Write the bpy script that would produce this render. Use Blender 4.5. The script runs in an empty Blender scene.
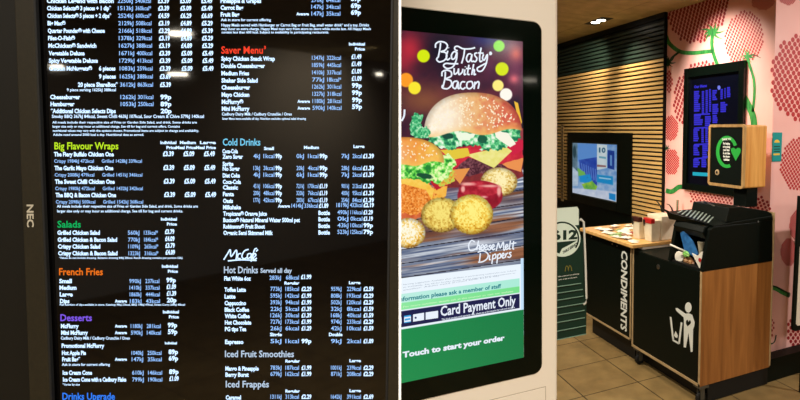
import bpy, math, random
import numpy as np
from mathutils import Vector
random.seed(7); rng = np.random.RandomState(5)
SC = bpy.context.scene; COL = SC.collection

# ------------------------------------------------------------------ camera model (800x400 photo)
FP, CX, CY, EYE = 555., 600., 175., 1.65
yaw, pitch, roll = math.radians(30.1), math.radians(4.43), math.radians(.4)
fw = np.array([math.sin(yaw)*math.cos(pitch), math.cos(yaw)*math.cos(pitch), -math.sin(pitch)])
r0 = np.array([math.cos(yaw), -math.sin(yaw), 0]); u0 = np.cross(r0, fw)
rt = r0*math.cos(roll)+u0*math.sin(roll); up = np.cross(rt, fw)
ORG = np.array([0, 0, EYE])
def ray(x, y): return fw+rt*(x-CX)/FP-up*(y-CY)/FP
def hit(x, y, ax, v):
    d = ray(x, y); return ORG+d*((v-ORG[ax])/d[ax])
def on_x(v): return lambda x, y: hit(x, y, 0, v)
def on_y(v): return lambda x, y: hit(x, y, 1, v)
def on_z(v): return lambda x, y: hit(x, y, 2, v)
HF = np.array([math.sin(yaw), math.cos(yaw), 0.])        # level forward: the large menu screen squares up to it
def on_s(dist):
    def f(x, y):
        d = ray(x, y); return ORG+d*(dist/(d@HF))
    return f
def to_px(P):                                             # P (n,3)
    q = P-ORG; z = q@fw
    return CX+FP*(q@rt)/z, CY-FP*(q@up)/z

cam_d = bpy.data.cameras.new('camera'); cam = bpy.data.objects.new('camera', cam_d); COL.objects.link(cam)
from mathutils import Matrix
M = Matrix.Identity(4)
for i in range(3):
    M[i][0] = rt[i]; M[i][1] = up[i]; M[i][2] = -fw[i]; M[i][3] = ORG[i]
cam.matrix_world = M
cam_d.sensor_width = 36; cam_d.lens = FP/800*36; cam_d.shift_x = (400-CX)/800; cam_d.shift_y = -(200-CY)/800
cam_d.clip_start = .02
SC.camera = cam
SC.view_settings.view_transform = 'Standard'; SC.view_settings.look = 'None'
SC.view_settings.exposure = 0; SC.view_settings.gamma = 1; SC.view_settings.use_curve_mapping = False

# ------------------------------------------------------------------ materials
def lin(c): return tuple((v/255/12.92 if v/255 <= .04045 else ((v/255+.055)/1.055)**2.4) for v in c)
def mat(name, rgb, rough=.5, metal=0, ior=1.45, alpha=1, spec=.5, trans=0):
    m = bpy.data.materials.new(name); m.use_nodes = True; b = m.node_tree.nodes['Principled BSDF']
    b.inputs['Base Color'].default_value = (*lin(rgb), 1); b.inputs['Roughness'].default_value = rough
    b.inputs['Metallic'].default_value = metal; b.inputs['IOR'].default_value = ior
    b.inputs['Specular IOR Level'].default_value = spec; b.inputs['Transmission Weight'].default_value = trans
    return m
def noisy(name, c1, c2, scale=(8, 8, 8), rough=.5, detail=3, bump=0, dist=0, spec=.5, lo=.35, hi=.65):
    m = mat(name, c1, rough, spec=spec); n = m.node_tree.nodes; l = m.node_tree.links; b = n['Principled BSDF']
    tc = n.new('ShaderNodeTexCoord'); mp = n.new('ShaderNodeMapping'); mp.inputs['Scale'].default_value = scale
    nz = n.new('ShaderNodeTexNoise'); nz.inputs['Scale'].default_value = 1; nz.inputs['Detail'].default_value = detail
    nz.inputs['Distortion'].default_value = dist
    cr = n.new('ShaderNodeValToRGB'); cr.color_ramp.elements[0].position = lo; cr.color_ramp.elements[1].position = hi
    cr.color_ramp.elements[0].color = (*lin(c1), 1); cr.color_ramp.elements[1].color = (*lin(c2), 1)
    l.new(tc.outputs['Object'], mp.inputs[0]); l.new(mp.outputs[0], nz.inputs[0]); l.new(nz.outputs[0], cr.inputs[0]); l.new(cr.outputs[0], b.inputs['Base Color'])
    if bump:
        bp = n.new('ShaderNodeBump'); bp.inputs['Strength'].default_value = bump; bp.inputs['Distance'].default_value = .002
        l.new(nz.outputs[0], bp.inputs['Height']); l.new(bp.outputs[0], b.inputs['Normal'])
    return m
def emit(name, rgb, s=1):
    m = bpy.data.materials.new(name); m.use_nodes = True; n = m.node_tree.nodes; n.clear()
    e = n.new('ShaderNodeEmission'); o = n.new('ShaderNodeOutputMaterial'); e.inputs[0].default_value = (*lin(rgb), 1); e.inputs[1].default_value = s
    m.node_tree.links.new(e.outputs[0], o.inputs[0]); return m
def screen_mat(name, s=1):
    m = bpy.data.materials.new(name); m.use_nodes = True; n = m.node_tree.nodes; b = n['Principled BSDF']
    a = n.new('ShaderNodeAttribute'); a.attribute_name = 'picture'
    b.inputs['Base Color'].default_value = (.003, .003, .004, 1); b.inputs['Roughness'].default_value = .12
    m.node_tree.links.new(a.outputs['Color'], b.inputs['Emission Color']); b.inputs['Emission Strength'].default_value = s
    return m
def tiled(name, c1, c2, mortar, px, py, ox, oy, ms, rough=.45, bump=.3):
    m = mat(name, c1, rough); n = m.node_tree.nodes; l = m.node_tree.links; b = n['Principled BSDF']
    tc = n.new('ShaderNodeTexCoord'); mp = n.new('ShaderNodeMapping'); mp.inputs['Location'].default_value = (-ox, -oy, 0)
    br = n.new('ShaderNodeTexBrick'); br.offset = 0; br.inputs['Scale'].default_value = 1
    br.inputs['Brick Width'].default_value = px; br.inputs['Row Height'].default_value = py
    br.inputs['Mortar Size'].default_value = ms; br.inputs['Mortar Smooth'].default_value = .2; br.inputs['Bias'].default_value = 0
    br.inputs['Color1'].default_value = (*lin(c1), 1); br.inputs['Color2'].default_value = (*lin(c2), 1); br.inputs['Mortar'].default_value = (*lin(mortar), 1)
    nz = n.new('ShaderNodeTexNoise'); nz.inputs['Scale'].default_value = 9; nz.inputs['Detail'].default_value = 6
    mx = n.new('ShaderNodeMixRGB'); mx.blend_type = 'MULTIPLY'; mx.inputs[0].default_value = .55
    cr = n.new('ShaderNodeValToRGB'); cr.color_ramp.elements[0].color = (.45, .45, .45, 1); cr.color_ramp.elements[0].position = .3; cr.color_ramp.elements[1].position = .7
    l.new(tc.outputs['Object'], mp.inputs[0]); l.new(mp.outputs[0], br.inputs[0]); l.new(tc.outputs['Object'], nz.inputs[0])
    l.new(nz.outputs[0], cr.inputs[0]); l.new(br.outputs['Color'], mx.inputs[1]); l.new(cr.outputs[0], mx.inputs[2]); l.new(mx.outputs[0], b.inputs['Base Color'])
    bp = n.new('ShaderNodeBump'); bp.invert = True; bp.inputs['Strength'].default_value = bump; bp.inputs['Distance'].default_value = .002
    l.new(br.outputs['Fac'], bp.inputs['Height']); l.new(bp.outputs[0], b.inputs['Normal'])
    return m

m_floor = tiled('floor tiles', (158, 132, 86), (146, 120, 76), (56, 44, 28), .4297, .4297, 2.1035-.4297*25, 3.085-.4297*25, .004)
m_ceil = tiled('ceiling tiles', (200, 182, 132), (196, 178, 128), (160, 142, 104), 1.2, 1.2, 2.60-12, 3.25-12, .004, rough=.8, bump=.5)
m_pink = noisy('pink wall vinyl', (246, 184, 178), (250, 194, 188), (3, 3, 3), .45)
m_berry = mat('red berry print', (190, 44, 50), .5); m_berry2 = mat('deep red berry print', (160, 26, 38), .5); m_leaf = noisy('green stem print', (26, 112, 52), (66, 156, 74), (60, 60, 20), .5)
m_leafd = mat('dark stem outline print', (20, 62, 34), .5)
m_wood = noisy('oak slat', (188, 152, 92), (220, 186, 122), (2, 1.4, 90), .45)
m_dslat = noisy('dark green slat', (32, 48, 42), (42, 60, 52), (2, 2, 80), .38)
m_black = mat('black laminate', (5, 14, 9), .5, spec=.2); m_blackg = mat('black gloss', (4, 12, 8), .22)
m_blackp = noisy('black moulded plastic', (4, 11, 7), (7, 15, 10), (180, 180, 180), .42, bump=.15, spec=.25)
m_oakv = noisy('oak veneer', (132, 82, 38), (178, 118, 60), (26, 26, 1.6), .42, detail=5, dist=.6, lo=.25, hi=.75)
m_oakbox = noisy('light oak veneer', (212, 144, 68), (238, 178, 98), (30, 30, 2), .42, detail=5, dist=.5)
m_edge = noisy('pale wood edging', (176, 150, 110), (196, 170, 128), (20, 20, 20), .5)
m_frame = noisy('bronze wood rim', (170, 132, 84), (196, 158, 104), (40, 40, 10), .4)
m_top = noisy('worktop laminate', (216, 166, 96), (236, 190, 122), (6, 30, 6), .33, detail=5)
m_cream = mat('cream lacquer', (232, 220, 204), .35); m_creamd = mat('cream seam', (170, 154, 134), .5)
m_white = mat('white plastic', (240, 238, 232), .4); m_wprint = mat('white print', (235, 240, 236), .5)
m_divider = mat('white divider line', (250, 250, 250), .3)
m_bezel = noisy('grey brown bezel', (34, 30, 20), (39, 34, 23), (200, 200, 200), .45, spec=.3)
m_part = mat('dark partition laminate', (18, 16, 11), .5, spec=.3)
m_glass = mat('black screen glass', (5, 4, 4), .035, ior=1.6); m_glassd = mat('black kiosk glass', (1, 9, 5), .06, ior=1.35, spec=.35)
m_grey = mat('grey lettering', (172, 164, 146), .5); m_steel = mat('brushed steel', (190, 190, 188), .3, metal=1)
m_green = mat('dark green plastic', (4, 42, 30), .45); m_mint = mat('pale mint plastic', (214, 228, 214), .45); m_gold = mat('golden print', (130, 120, 48), .4); m_palee = mat('pale green edge', (120, 152, 134), .4)
m_wire = mat('white wire', (216, 216, 206), .35); m_arrow = mat('green print', (44, 178, 70), .45)
m_teal = mat('teal plastic', (20, 150, 150), .45); m_yel = mat('yellow print', (236, 196, 70), .5)
m_wall = mat('beige wall paint', (196, 176, 148), .7); m_wallw = mat('warm white wall paint', (190, 184, 176), .7); m_cast = mat('dull grey metal', (96, 94, 86), .5, metal=.6)
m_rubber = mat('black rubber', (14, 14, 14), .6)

# ------------------------------------------------------------------ mesh builder
class MB:
    def __init__(s): s.v = []; s.f = []; s.m = []
    def face(s, pts, m=0):
        b = len(s.v); s.v += [tuple(map(float, p)) for p in pts]; s.f.append(tuple(range(b, b+len(pts)))); s.m.append(m)
    def add(s, vs, fs, m=0):
        b = len(s.v); s.v += [tuple(map(float, p)) for p in vs]
        for f in fs: s.f.append(tuple(b+i for i in f)); s.m.append(m)
    def box(s, x0, x1, y0, y1, z0, z1, m=0):
        s.add([(x, y, z) for x in (x0, x1) for y in (y0, y1) for z in (z0, z1)],
              [(0, 1, 3, 2), (4, 6, 7, 5), (0, 4, 5, 1), (2, 3, 7, 6), (0, 2, 6, 4), (1, 5, 7, 3)], m)
    def prism(s, pts, d, m=0):                            # closed outline extruded by vector d
        n = len(pts); a = [np.array(p, float) for p in pts]; b = [p+np.array(d) for p in a]
        s.add(a+b, [tuple(range(n-1, -1, -1)), tuple(range(n, 2*n))]+[(i, (i+1) % n, n+(i+1) % n, n+i) for i in range(n)], m)
    def tube(s, pts, r, n=8, m=0, r1=None, cap=True):
        P = [np.array(p, float) for p in pts]; rings = []
        for i, p in enumerate(P):
            t = P[min(i+1, len(P)-1)]-P[max(i-1, 0)]; t = t/np.linalg.norm(t)
            a = np.cross(t, [0, 0, 1.]) if abs(t[2]) < .9 else np.cross(t, [1., 0, 0]); a /= np.linalg.norm(a); b = np.cross(t, a)
            rr = r if r1 is None else r+(r1-r)*i/(len(P)-1)
            rings.append([p+rr*(a*math.cos(k*2*math.pi/n)+b*math.sin(k*2*math.pi/n)) for k in range(n)])
        vs = [q for g in rings for q in g]; fs = [(i*n+k, i*n+(k+1) % n, (i+1)*n+(k+1) % n, (i+1)*n+k) for i in range(len(P)-1) for k in range(n)]
        if cap: fs += [tuple(range(n-1, -1, -1)), tuple(range((len(P)-1)*n, len(P)*n))]
        s.add(vs, fs, m)
    def lathe(s, c, prof, n=20, m=0, ax=None, sx=1):            # prof [(r, h)] around axis through c
        c = np.array(c, float); A = np.array(ax if ax is not None else (0, 0, 1.), float); A /= np.linalg.norm(A)
        a = np.cross(A, [1., 0, 0]) if abs(A[0]) < .9 else np.cross(A, [0, 1., 0]); a /= np.linalg.norm(a); b = np.cross(A, a)
        vs = [c+A*h+r*(a*math.cos(k*2*math.pi/n)*sx+b*math.sin(k*2*math.pi/n)) for r, h in prof for k in range(n)]
        fs = [(i*n+k, i*n+(k+1) % n, (i+1)*n+(k+1) % n, (i+1)*n+k) for i in range(len(prof)-1) for k in range(n)]
        fs += [tuple(range(n-1, -1, -1)), tuple(range((len(prof)-1)*n, len(prof)*n))]
        s.add(vs, fs, m)
    def build(s, name, mats, parent=None, bevel=0, smooth=False, seg=2):
        me = bpy.data.meshes.new(name); off = np.array(parent['_w']) if parent is not None else np.zeros(3)
        me.from_pydata([tuple(np.array(v)-off) for v in s.v], [], s.f)
        ms = mats if isinstance(mats, (list, tuple)) else [mats]
        for q in ms: me.materials.append(q)
        me.polygons.foreach_set('material_index', s.m); me.update()
        if smooth: me.polygons.foreach_set('use_smooth', [True]*len(me.polygons))
        o = bpy.data.objects.new(name, me); COL.objects.link(o)
        if parent is not None: o.parent = parent; o['_w'] = list(off)
        else: o['_w'] = [0., 0., 0.]
        if bevel:
            md = o.modifiers.new('bevel', 'BEVEL'); md.width = bevel; md.segments = seg; md.limit_method = 'ANGLE'; md.angle_limit = math.radians(40)
        return o
def tag(o, label=None, cat=None, group=None, kind=None):
    if label: o['label'] = label
    if cat: o['category'] = cat
    if group: o['group'] = group
    if kind: o['kind'] = kind
    return o
def thing(name, loc, label, cat, group=None):
    o = bpy.data.objects.new(name, None); COL.objects.link(o); o.location = loc; o.empty_display_size = .05
    o['_w'] = [float(v) for v in loc]
    return tag(o, label, cat, group)
def struct(name, mb, mats, **k): return tag(mb.build(name, mats, **k), kind='structure')

# ------------------------------------------------------------------ lettering
_tc = {}
def glyphs(s, bold=.02, shear=0):
    key = (s, bold, shear)
    if key in _tc: return _tc[key]
    c = bpy.data.curves.new('t', 'FONT'); c.body = s; c.resolution_u = 2; c.offset = bold; c.shear = shear; c.size = 1
    o = bpy.data.objects.new('t', c); COL.objects.link(o)
    dg = bpy.context.evaluated_depsgraph_get(); me = bpy.data.meshes.new_from_object(o.evaluated_get(dg))
    v = np.array([tuple(p.co)[:2] for p in me.vertices]).reshape(-1, 2); f = [tuple(p.vertices) for p in me.polygons]
    bpy.data.objects.remove(o); bpy.data.curves.remove(c); bpy.data.meshes.remove(me)
    if len(v): v[:, 0] -= v[:, 0].min()
    _tc[key] = (v, f); return _tc[key]
CAP = .69
def put(mb, s, P0, U, V, m=0, bold=.02, N=(0, 0, 0), width=None, shear=0):
    """lettering on a plane: P0 baseline start, U unit vector along the line, V vector of one capital height"""
    v, f = glyphs(s, bold, shear)
    if not len(v): return
    V = np.array(V, float); U = np.array(U, float); cap = np.linalg.norm(V)
    sx = (width/v[:, 0].max()) if width else cap/CAP
    P = np.array(P0)+np.outer(v[:, 0]*sx, U)+np.outer(v[:, 1]/CAP, V)+np.array(N)
    mb.add(P, f, m)
def line_px(mb, F, s, x0, y, h, x1=None, m=0, bold=.03, N=(0, 0, 0), right=False, y1=None, shear=0):
    """line of lettering whose middle runs from (x0,y) to (x1,y1) on plane F; h = capital height there"""
    y1 = y if y1 is None else y1
    a = F(x0, y+h/2); b = F(x1 if x1 else x0+10, y1+h/2); U = (b-a)/np.linalg.norm(b-a)
    V = F(x0, y-h/2)-a
    put(mb, s, a, U, V, m, bold, N, width=np.linalg.norm(b-a) if x1 else None, shear=shear)
def smooth_pts(pts, k=5):
    P = [np.array(p, float) for p in pts]
    if len(P) < 3: return P
    P = [2*P[0]-P[1]]+P+[2*P[-1]-P[-2]]; out = []
    for i in range(1, len(P)-2):
        for j in range(k):
            t = j/k; a, b, c, d = P[i-1:i+3]
            out.append(.5*((2*b)+(c-a)*t+(2*a-5*b+4*c-d)*t*t+(-a+3*b-3*c+d)*t**3))
    return out+[P[-2]]
def ribbon(mb, F, pts, w, m=0, N=(0, 0, 0), k=5, w1=None):
    P = smooth_pts(pts, k); N = np.array(N); L = []; R = []
    for i, p in enumerate(P):
        t = P[min(i+1, len(P)-1)]-P[max(i-1, 0)]; t = t/(np.linalg.norm(t)+1e-9); n = np.array([-t[1], t[0]])
        ww = (w if w1 is None else w+(w1-w)*i/max(1, len(P)-1))/2
        L.append(F(*(p+n*ww))+N); R.append(F(*(p-n*ww))+N)
    n = len(P); mb.add(L+R, [(i, i+1, n+i+1, n+i) for i in range(n-1)], m)
def ell(mb, F, cx, cy, rx, ry, m=0, n=20, rot=0, N=(0, 0, 0), a0=0, a1=360):
    c, s = math.cos(math.radians(rot)), math.sin(math.radians(rot)); P = []
    for k in range(n):
        a = math.radians(a0+(a1-a0)*k/(n if a1-a0 == 360 else n-1)); x, y = rx*math.cos(a), ry*math.sin(a)
        P.append(F(cx+x*c-y*s, cy+x*s+y*c)+np.array(N))
    mb.face(P, m)
def poly(mb, F, pts, m=0, N=(0, 0, 0)): mb.face([F(*p)+np.array(N) for p in pts], m)

# ------------------------------------------------------------------ picture painting (what the lit screens show)
def vnoise(x, y, seed=0):
    xi = np.floor(x).astype(int); yi = np.floor(y).astype(int); fx = x-xi; fy = y-yi
    def h(a, b):
        n = (a*374761393+b*668265263+seed*1442695041) & 0xffffffff
        n = ((n ^ (n >> 13))*1274126177) & 0xffffffff
        return ((n ^ (n >> 16)) & 0xffff)/65535.
    fx = fx*fx*(3-2*fx); fy = fy*fy*(3-2*fy)
    return (h(xi, yi)*(1-fx)+h(xi+1, yi)*fx)*(1-fy)+(h(xi, yi+1)*(1-fx)+h(xi+1, yi+1)*fx)*fy
def fbm(x, y, s, seed=0, o=3):
    r = 0; a = .5; t = 0
    for i in range(o): r = r+a*vnoise(x*s+i*17, y*s+i*31, seed+i); t += a; a *= .5; s *= 2
    return r/t
class Paint:
    def __init__(s, X, Y): s.X = X; s.Y = Y; s.C = np.zeros(X.shape+(3,))
    def col(s, c):
        return np.array(c, float) if not callable(c) else c(s.X, s.Y)
    def over(s, a, c): s.C = s.C*(1-a[..., None])+s.col(c)*a[..., None]
    def fill(s, c): s.over(np.ones(s.X.shape), c)
    def ell(s, cx, cy, rx, ry, c, rot=0, soft=.5, wob=0, seed=3, clip=None):
        q = math.radians(rot); dx = s.X-cx; dy = s.Y-cy; x = dx*math.cos(q)+dy*math.sin(q); y = -dx*math.sin(q)+dy*math.cos(q)
        d = np.sqrt((x/rx)**2+(y/ry)**2)
        if wob: d = d+wob*(fbm(s.X, s.Y, .35, seed)-.5)
        a = np.clip((1-d)*min(rx, ry)/soft+.5, 0, 1)
        if clip is not None: a = a*clip
        s.over(a, c)
    def poly(s, pts, c, soft=.5, wob=0, seed=4, ws=.3):
        X = s.X+(wob*(fbm(s.X, s.Y, ws, seed)-.5) if wob else 0); Y = s.Y+(wob*(fbm(s.X, s.Y, ws, seed+9)-.5) if wob else 0)
        ins = np.zeros(X.shape, bool); dm = np.full(X.shape, 1e9); n = len(pts)
        for i in range(n):
            x0, y0 = pts[i]; x1, y1 = pts[(i+1) % n]
            cond = (y0 > Y) != (y1 > Y)
            xx = (x1-x0)*(Y-y0)/((y1-y0) if y1 != y0 else 1e-9)+x0; ins ^= cond & (X < xx)
            L = (x1-x0)**2+(y1-y0)**2; t = np.clip(((X-x0)*(x1-x0)+(Y-y0)*(y1-y0))/L, 0, 1)
            dm = np.minimum(dm, np.hypot(X-x0-t*(x1-x0), Y-y0-t*(y1-y0)))
        a = np.clip(np.where(ins, dm, -dm)/soft+.5, 0, 1); s.over(a, c)
def mixc(a, b, t): t = np.clip(t, 0, 1)[..., None]; return np.array(a, float)*(1-t)+np.array(b, float)*t
def mix3(a, b, c, t): return np.where((t < .5)[..., None], mixc(a, b, t*2), mixc(b, c, t*2-1))
def picture(name, A, B, Cc, nu, nv, painter, m, parent):
    """flat screen picture: grid from corner A (top left) to B (top right) and Cc (bottom left)"""
    A, B, Cc = map(np.array, (A, B, Cc)); u = np.linspace(0, 1, nu); v = np.linspace(0, 1, nv)
    UU, VV = np.meshgrid(u, v); P = A+UU[..., None]*(B-A)+VV[..., None]*(Cc-A)
    x, y = to_px(P.reshape(-1, 3)); pt = Paint(x.reshape(UU.shape), y.reshape(UU.shape)); pt.U = UU; pt.V = VV
    painter(pt); C = np.clip(pt.C, 0, 255)/255.; C = np.where(C <= .04045, C/12.92, ((C+.055)/1.055)**2.4)
    me = bpy.data.meshes.new(name); N = nu*nv; nf = (nu-1)*(nv-1)
    me.vertices.add(N); me.vertices.foreach_set('co', (P.reshape(-1, 3)-np.array(parent['_w'])).ravel())
    idx = np.arange(N).reshape(nv, nu); q = np.stack([idx[:-1, :-1], idx[1:, :-1], idx[1:, 1:], idx[:-1, 1:]], -1).reshape(-1)
    me.loops.add(nf*4); me.loops.foreach_set('vertex_index', q); me.polygons.add(nf)
    me.polygons.foreach_set('loop_start', np.arange(nf)*4); me.update(calc_edges=True)
    at = me.color_attributes.new('picture', 'FLOAT_COLOR', 'POINT')
    at.data.foreach_set('color', np.concatenate([C.reshape(-1, 3), np.ones((N, 1))], 1).ravel())
    me.materials.append(m); o = bpy.data.objects.new(name, me); COL.objects.link(o); o.parent = parent; o['_w'] = parent['_w']
    return o
# ------------------------------------------------------------------ the setting
FLOOR = -.075; CEIL = 2.69; XW = 2.96; XS = 2.93; YC = 2.735; XL, XR, YF, YB = -6.5, 5.2, -5.5, 8.6
b = MB(); b.box(XL, XR, YF, YB, FLOOR-.1, FLOOR); struct('floor', b, m_floor)
b = MB(); b.box(XL, XR, YF, YB, CEIL, CEIL+.1); struct('ceiling', b, m_ceil)
b = MB(); b.box(XL-.1, XL, YF, YB, FLOOR, CEIL); struct('wall_left', b, m_wallw)
b = MB(); b.box(XL, XR, YF-.1, YF, FLOOR, CEIL); struct('wall_front', b, m_wallw)
b = MB(); b.box(XL, XW, YB, YB+.1, FLOOR, CEIL); struct('wall_back', b, m_wall)
b = MB(); b.box(XR, XR+.1, YF, YC+.15, FLOOR, CEIL); struct('wall_east', b, m_wall)

def berry(mb, F, cx, cy, rx, ry, rot=0, dx=3.2, dy=4.4, r=(1.15, 1.7), m=1, N=(0, 0, 0), clip=None, drot=None, taper=.0):
    """a printed berry: an oval filled with rows of seeds"""
    rr = math.radians(rot); dr = math.radians(rot if drot is None else drot); row = 0; y = -ry*1.3
    R = max(rx, ry)*1.3; yy = -R; k = 0
    while yy < R:
        xx = -R+(dx/2 if k % 2 else 0)
        while xx < R:
            gx = xx*math.cos(dr)-yy*math.sin(dr); gy = xx*math.sin(dr)+yy*math.cos(dr)
            ex = gx*math.cos(rr)+gy*math.sin(rr); ey = -gx*math.sin(rr)+gy*math.cos(rr)
            w = 1-taper*(ey/ry)
            if (ex/(rx*w))**2+(ey/ry)**2 < 1 and (clip is None or clip(cx+gx, cy+gy)):
                ell(mb, F, cx+gx, cy+gy, r[0], r[1], m, 8, 0, N)
            xx += dx
        yy += dy/2; k += 1
def calyx(mb, F, cx, cy, R, N, m=3, n=8, a0=0):
    for k in range(n):
        a = math.radians(a0+k*360/n+rng.uniform(-12, 12)); L = R*rng.uniform(.7, 1.15); bx = cx+L*math.cos(a); by = cy+L*math.sin(a)
        px, py = -math.sin(a), math.cos(a)
        ribbon(mb, F, [(cx, cy), (cx+.5*L*math.cos(a)+px*R*.12, cy+.5*L*math.sin(a)+py*R*.12), (bx, by)], R*.3, m, np.array(N)*(1+.06*k), w1=.2)
# pink wall behind the counter (faces -X), printed with berries
b = MB(); b.box(XW, XW+.15, YC+.15, YB, FLOOR, CEIL)
F = on_x(XW); N = (-.0012, 0, 0); N2 = (-.002, 0, 0); N3 = (-.0028, 0, 0)
inwall = lambda x, y: (y > 10-(x-665)*.4+1.5) and x > 667.5
berry(b, F, 699, 7, 29, 37, 25, 4.0, 6.0, (1.25, 1.95), 2, N, clip=inwall, drot=-20)
berry(b, F, 744, 38, 19.5, 27, 8, 3.5, 4.8, (1.0, 1.5), 1, N, drot=-14)
berry(b, F, 763, 0, 12, 10, 0, 2.4, 3.2, (.8, .9), 1, N, drot=-10, clip=lambda x, y: x < 775 and y > -12)
berry(b, F, 701, 97, 27, 37, 10, 4.0, 6.2, (1.15, 1.9), 2, N, drot=-14, clip=lambda x, y: x > 673)
berry(b, F, 671, 128, 7.5, 12.5, 0, 2.0, 2.6, (.72, .86), 1, N, clip=lambda x, y: x > 666)
berry(b, F, 671.5, 162, 7.5, 13, 0, 2.0, 2.6, (.72, .86), 1, N, clip=lambda x, y: x > 666)
berry(b, F, 668.5, 82, 4, 11, 0, 3, 4, (.9, 1.4), 1, N, clip=lambda x, y: x > 667)
berry(b, F, 712, 196, 22, 17, 0, 3.6, 5.0, (1.0, 1.3), 2, N, drot=10)
berry(b, F, 760, 214, 14, 17, 0, 4.6, 5.6, (1.4, 1.5), 2, N, drot=18, clip=lambda x, y: x < 771)
calyx(b, F, 712.5, 32, 12, N3, 3, 9); ribbon(b, F, [(713, 33), (712, 45), (715, 58), (720, 70)], 3.4, 3, N2)
ribbon(b, F, [(665.5, 35), (670, 44), (680, 51.5), (692, 53), (704, 52), (713, 51)], 4, 3, N2); ribbon(b, F, [(680, 51.5), (672, 58), (668, 66)], 2, 4, N2)
calyx(b, F, 668.5, 62, 8, N3, 4, 8)
calyx(b, F, 748, 56, 8, N3, 3, 7, 20); ribbon(b, F, [(747, 56), (754, 55), (761, 58)], 2, 4, N3, w1=.5)
ribbon(b, F, [(747, 57), (750, 66), (754, 80), (754.5, 95), (753, 112)], 2.6, 3, N2); ribbon(b, F, [(742, 94), (748, 104), (753, 116), (755, 130)], 6.5, 3, N2)
calyx(b, F, 667, 148, 4, N3, 4, 6)
ribbon(b, F, [(666, 190.5), (672, 191.5), (679, 187), (684, 187)], 4.6, 3, N2)
struct('wall_counter', b, [m_pink, m_berry, m_berry2, m_leaf, m_leafd])
# pink wall round the corner (faces -Y)
b = MB(); b.box(XW, XR, YC, YC+.15, FLOOR, CEIL)
F = on_y(YC); N = (0, -.0012, 0); N2 = (0, -.002, 0)
right = lambda x, y: x > 775.5 and x < 830
berry(b, F, 803, 77, 33, 43, 4, 5.4, 8.2, (1.9, 2.6), 1, N, drot=8, clip=lambda x, y: x > 771+(0 if 60 < y < 100 else 5))
berry(b, F, 788, -3, 9, 8, 0, 2.0, 2.6, (.75, .85), 1, N, clip=right)
berry(b, F, 799, 164, 19, 27, 6, 3.5, 4.8, (1.15, 1.5), 1, N, drot=8, clip=right)
berry(b, F, 800, 226, 10.5, 18, 0, 2.0, 2.6, (.72, .86), 1, N, clip=right)
berry(b, F, 789, 252, 8.5, 14, 0, 2.0, 2.6, (.72, .86), 1, N)
calyx(b, F, 796, 242, 4.5, N2, 4, 6)
ribbon(b, F, [(770, 287), (776, 288.5), (782, 292), (788, 295)], 4.6, 3, N2); ribbon(b, F, [(770, 286), (776, 287), (784, 291), (790, 294.5)], 1.6, 4, N2)
ell(b, F, 788.4, 294.8, 1.6, 2.8, 4, 10, 10, (0, -.0026, 0))
berry(b, F, 768, 326, 6, 14, 0, 3.4, 5, (.9, 1.4), 2, N, clip=lambda x, y: x > 766)
ribbon(b, F, [(768, 345), (774, 342), (776, 335)], 1.2, 4, N2)
berry(b, F, 801, 332, 14, 19, 0, 4.8, 6.8, (1.45, 1.9), 2, N)
struct('wall_right', b, [m_pink, m_berry, m_berry2, m_leaf, m_leafd])
b = MB(); b.box(XW-.09, XR-.05, YC-.10, YC, FLOOR, .085); struct('baseboard_right', b, m_black, bevel=.003)

# slatted cladding left of the pink wall: pale oak slats below, dark slats above, dark wall under them
YE = 3.955; P = .0394; ZB = float(hit(600, 69.8, 0, XS)[2]); ZL = float(hit(610, 212, 0, XS)[2])
b = MB(); b.box(XS+.012, XW, YE, YB, FLOOR, CEIL, 1)
z = ZB-P
while z > ZL: b.box(XS-.008, XS+.012, YE+.002, YB, z+.012, z+P-.004, 0); z -= P
zlow = z+P
z = ZB+.012
while z < CEIL-.07: b.box(XS-.006, XS+.012, YE+.002, YB, z, z+.024, 2); z += P
b.box(XS-.004, XS+.012, YE, YB, CEIL-.05, CEIL, 1)
b.box(XS-.004, XS+.012, YE-.004, YE+.008, zlow, CEIL, 1)
struct('wall_slats', b, [m_wood, m_blackp, m_dslat])
# dark partition that carries the big menu screen, and the added white dividing line
SD = .75; FS = on_s(SD); FP1 = on_s(SD+.006)
b = MB()
e0 = FP1(398.4, 200); hR = np.array([rt[0], rt[1], 0]); hR /= np.linalg.norm(hR)
def col(xpx, z, dist):                                     # point on the partition face below pixel column xpx
    p = on_s(dist)(xpx, 200); p[2] = z+FLOOR; return p
def edge_line(xpx, dist, z):                              # the screen wall leans a touch, so its end edge does too
    A, B_ = on_s(dist)(xpx, 0), on_s(dist)(xpx, 400); t = (z-A[2])/(B_[2]-A[2]); return A+(B_-A)*t
def leaning(pts_lo, pts_hi): 
    n = len(pts_lo); b.add(list(pts_lo)+list(pts_hi), [tuple(range(n-1, -1, -1)), tuple(range(n, 2*n))]+[(i, (i+1) % n, n+(i+1) % n, n+i) for i in range(n)])
t3 = HF*.035; zs = (FLOOR, CEIL-.001)
lo, hi = [[a-hR*1.6, a, a+t3-hR*.02, a-hR*1.6+t3] for a in (edge_line(398.0, SD+.006, z) for z in zs)]; leaning(lo, hi); struct('wall_partition', b, m_part)
b = MB(); lo, hi = [[w, w+hR*.0033, w+hR*.0033+HF*.046-hR*.022, w+HF*.046-hR*.022] for w in (edge_line(398.7, SD-.006, z) for z in zs)]; leaning(lo, hi); struct('divider_line_1', b, m_divider)  # made-up strip drawing the white border line between the two halves

# ------------------------------------------------------------------ the big menu screen on the left
root = thing('menu_screen', FS(215, 400)*np.array([1, 1, 0])+np.array([0, 0, .9]), 'large upright black menu board with columns of lit food and drink prices', 'menu screen')
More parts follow.
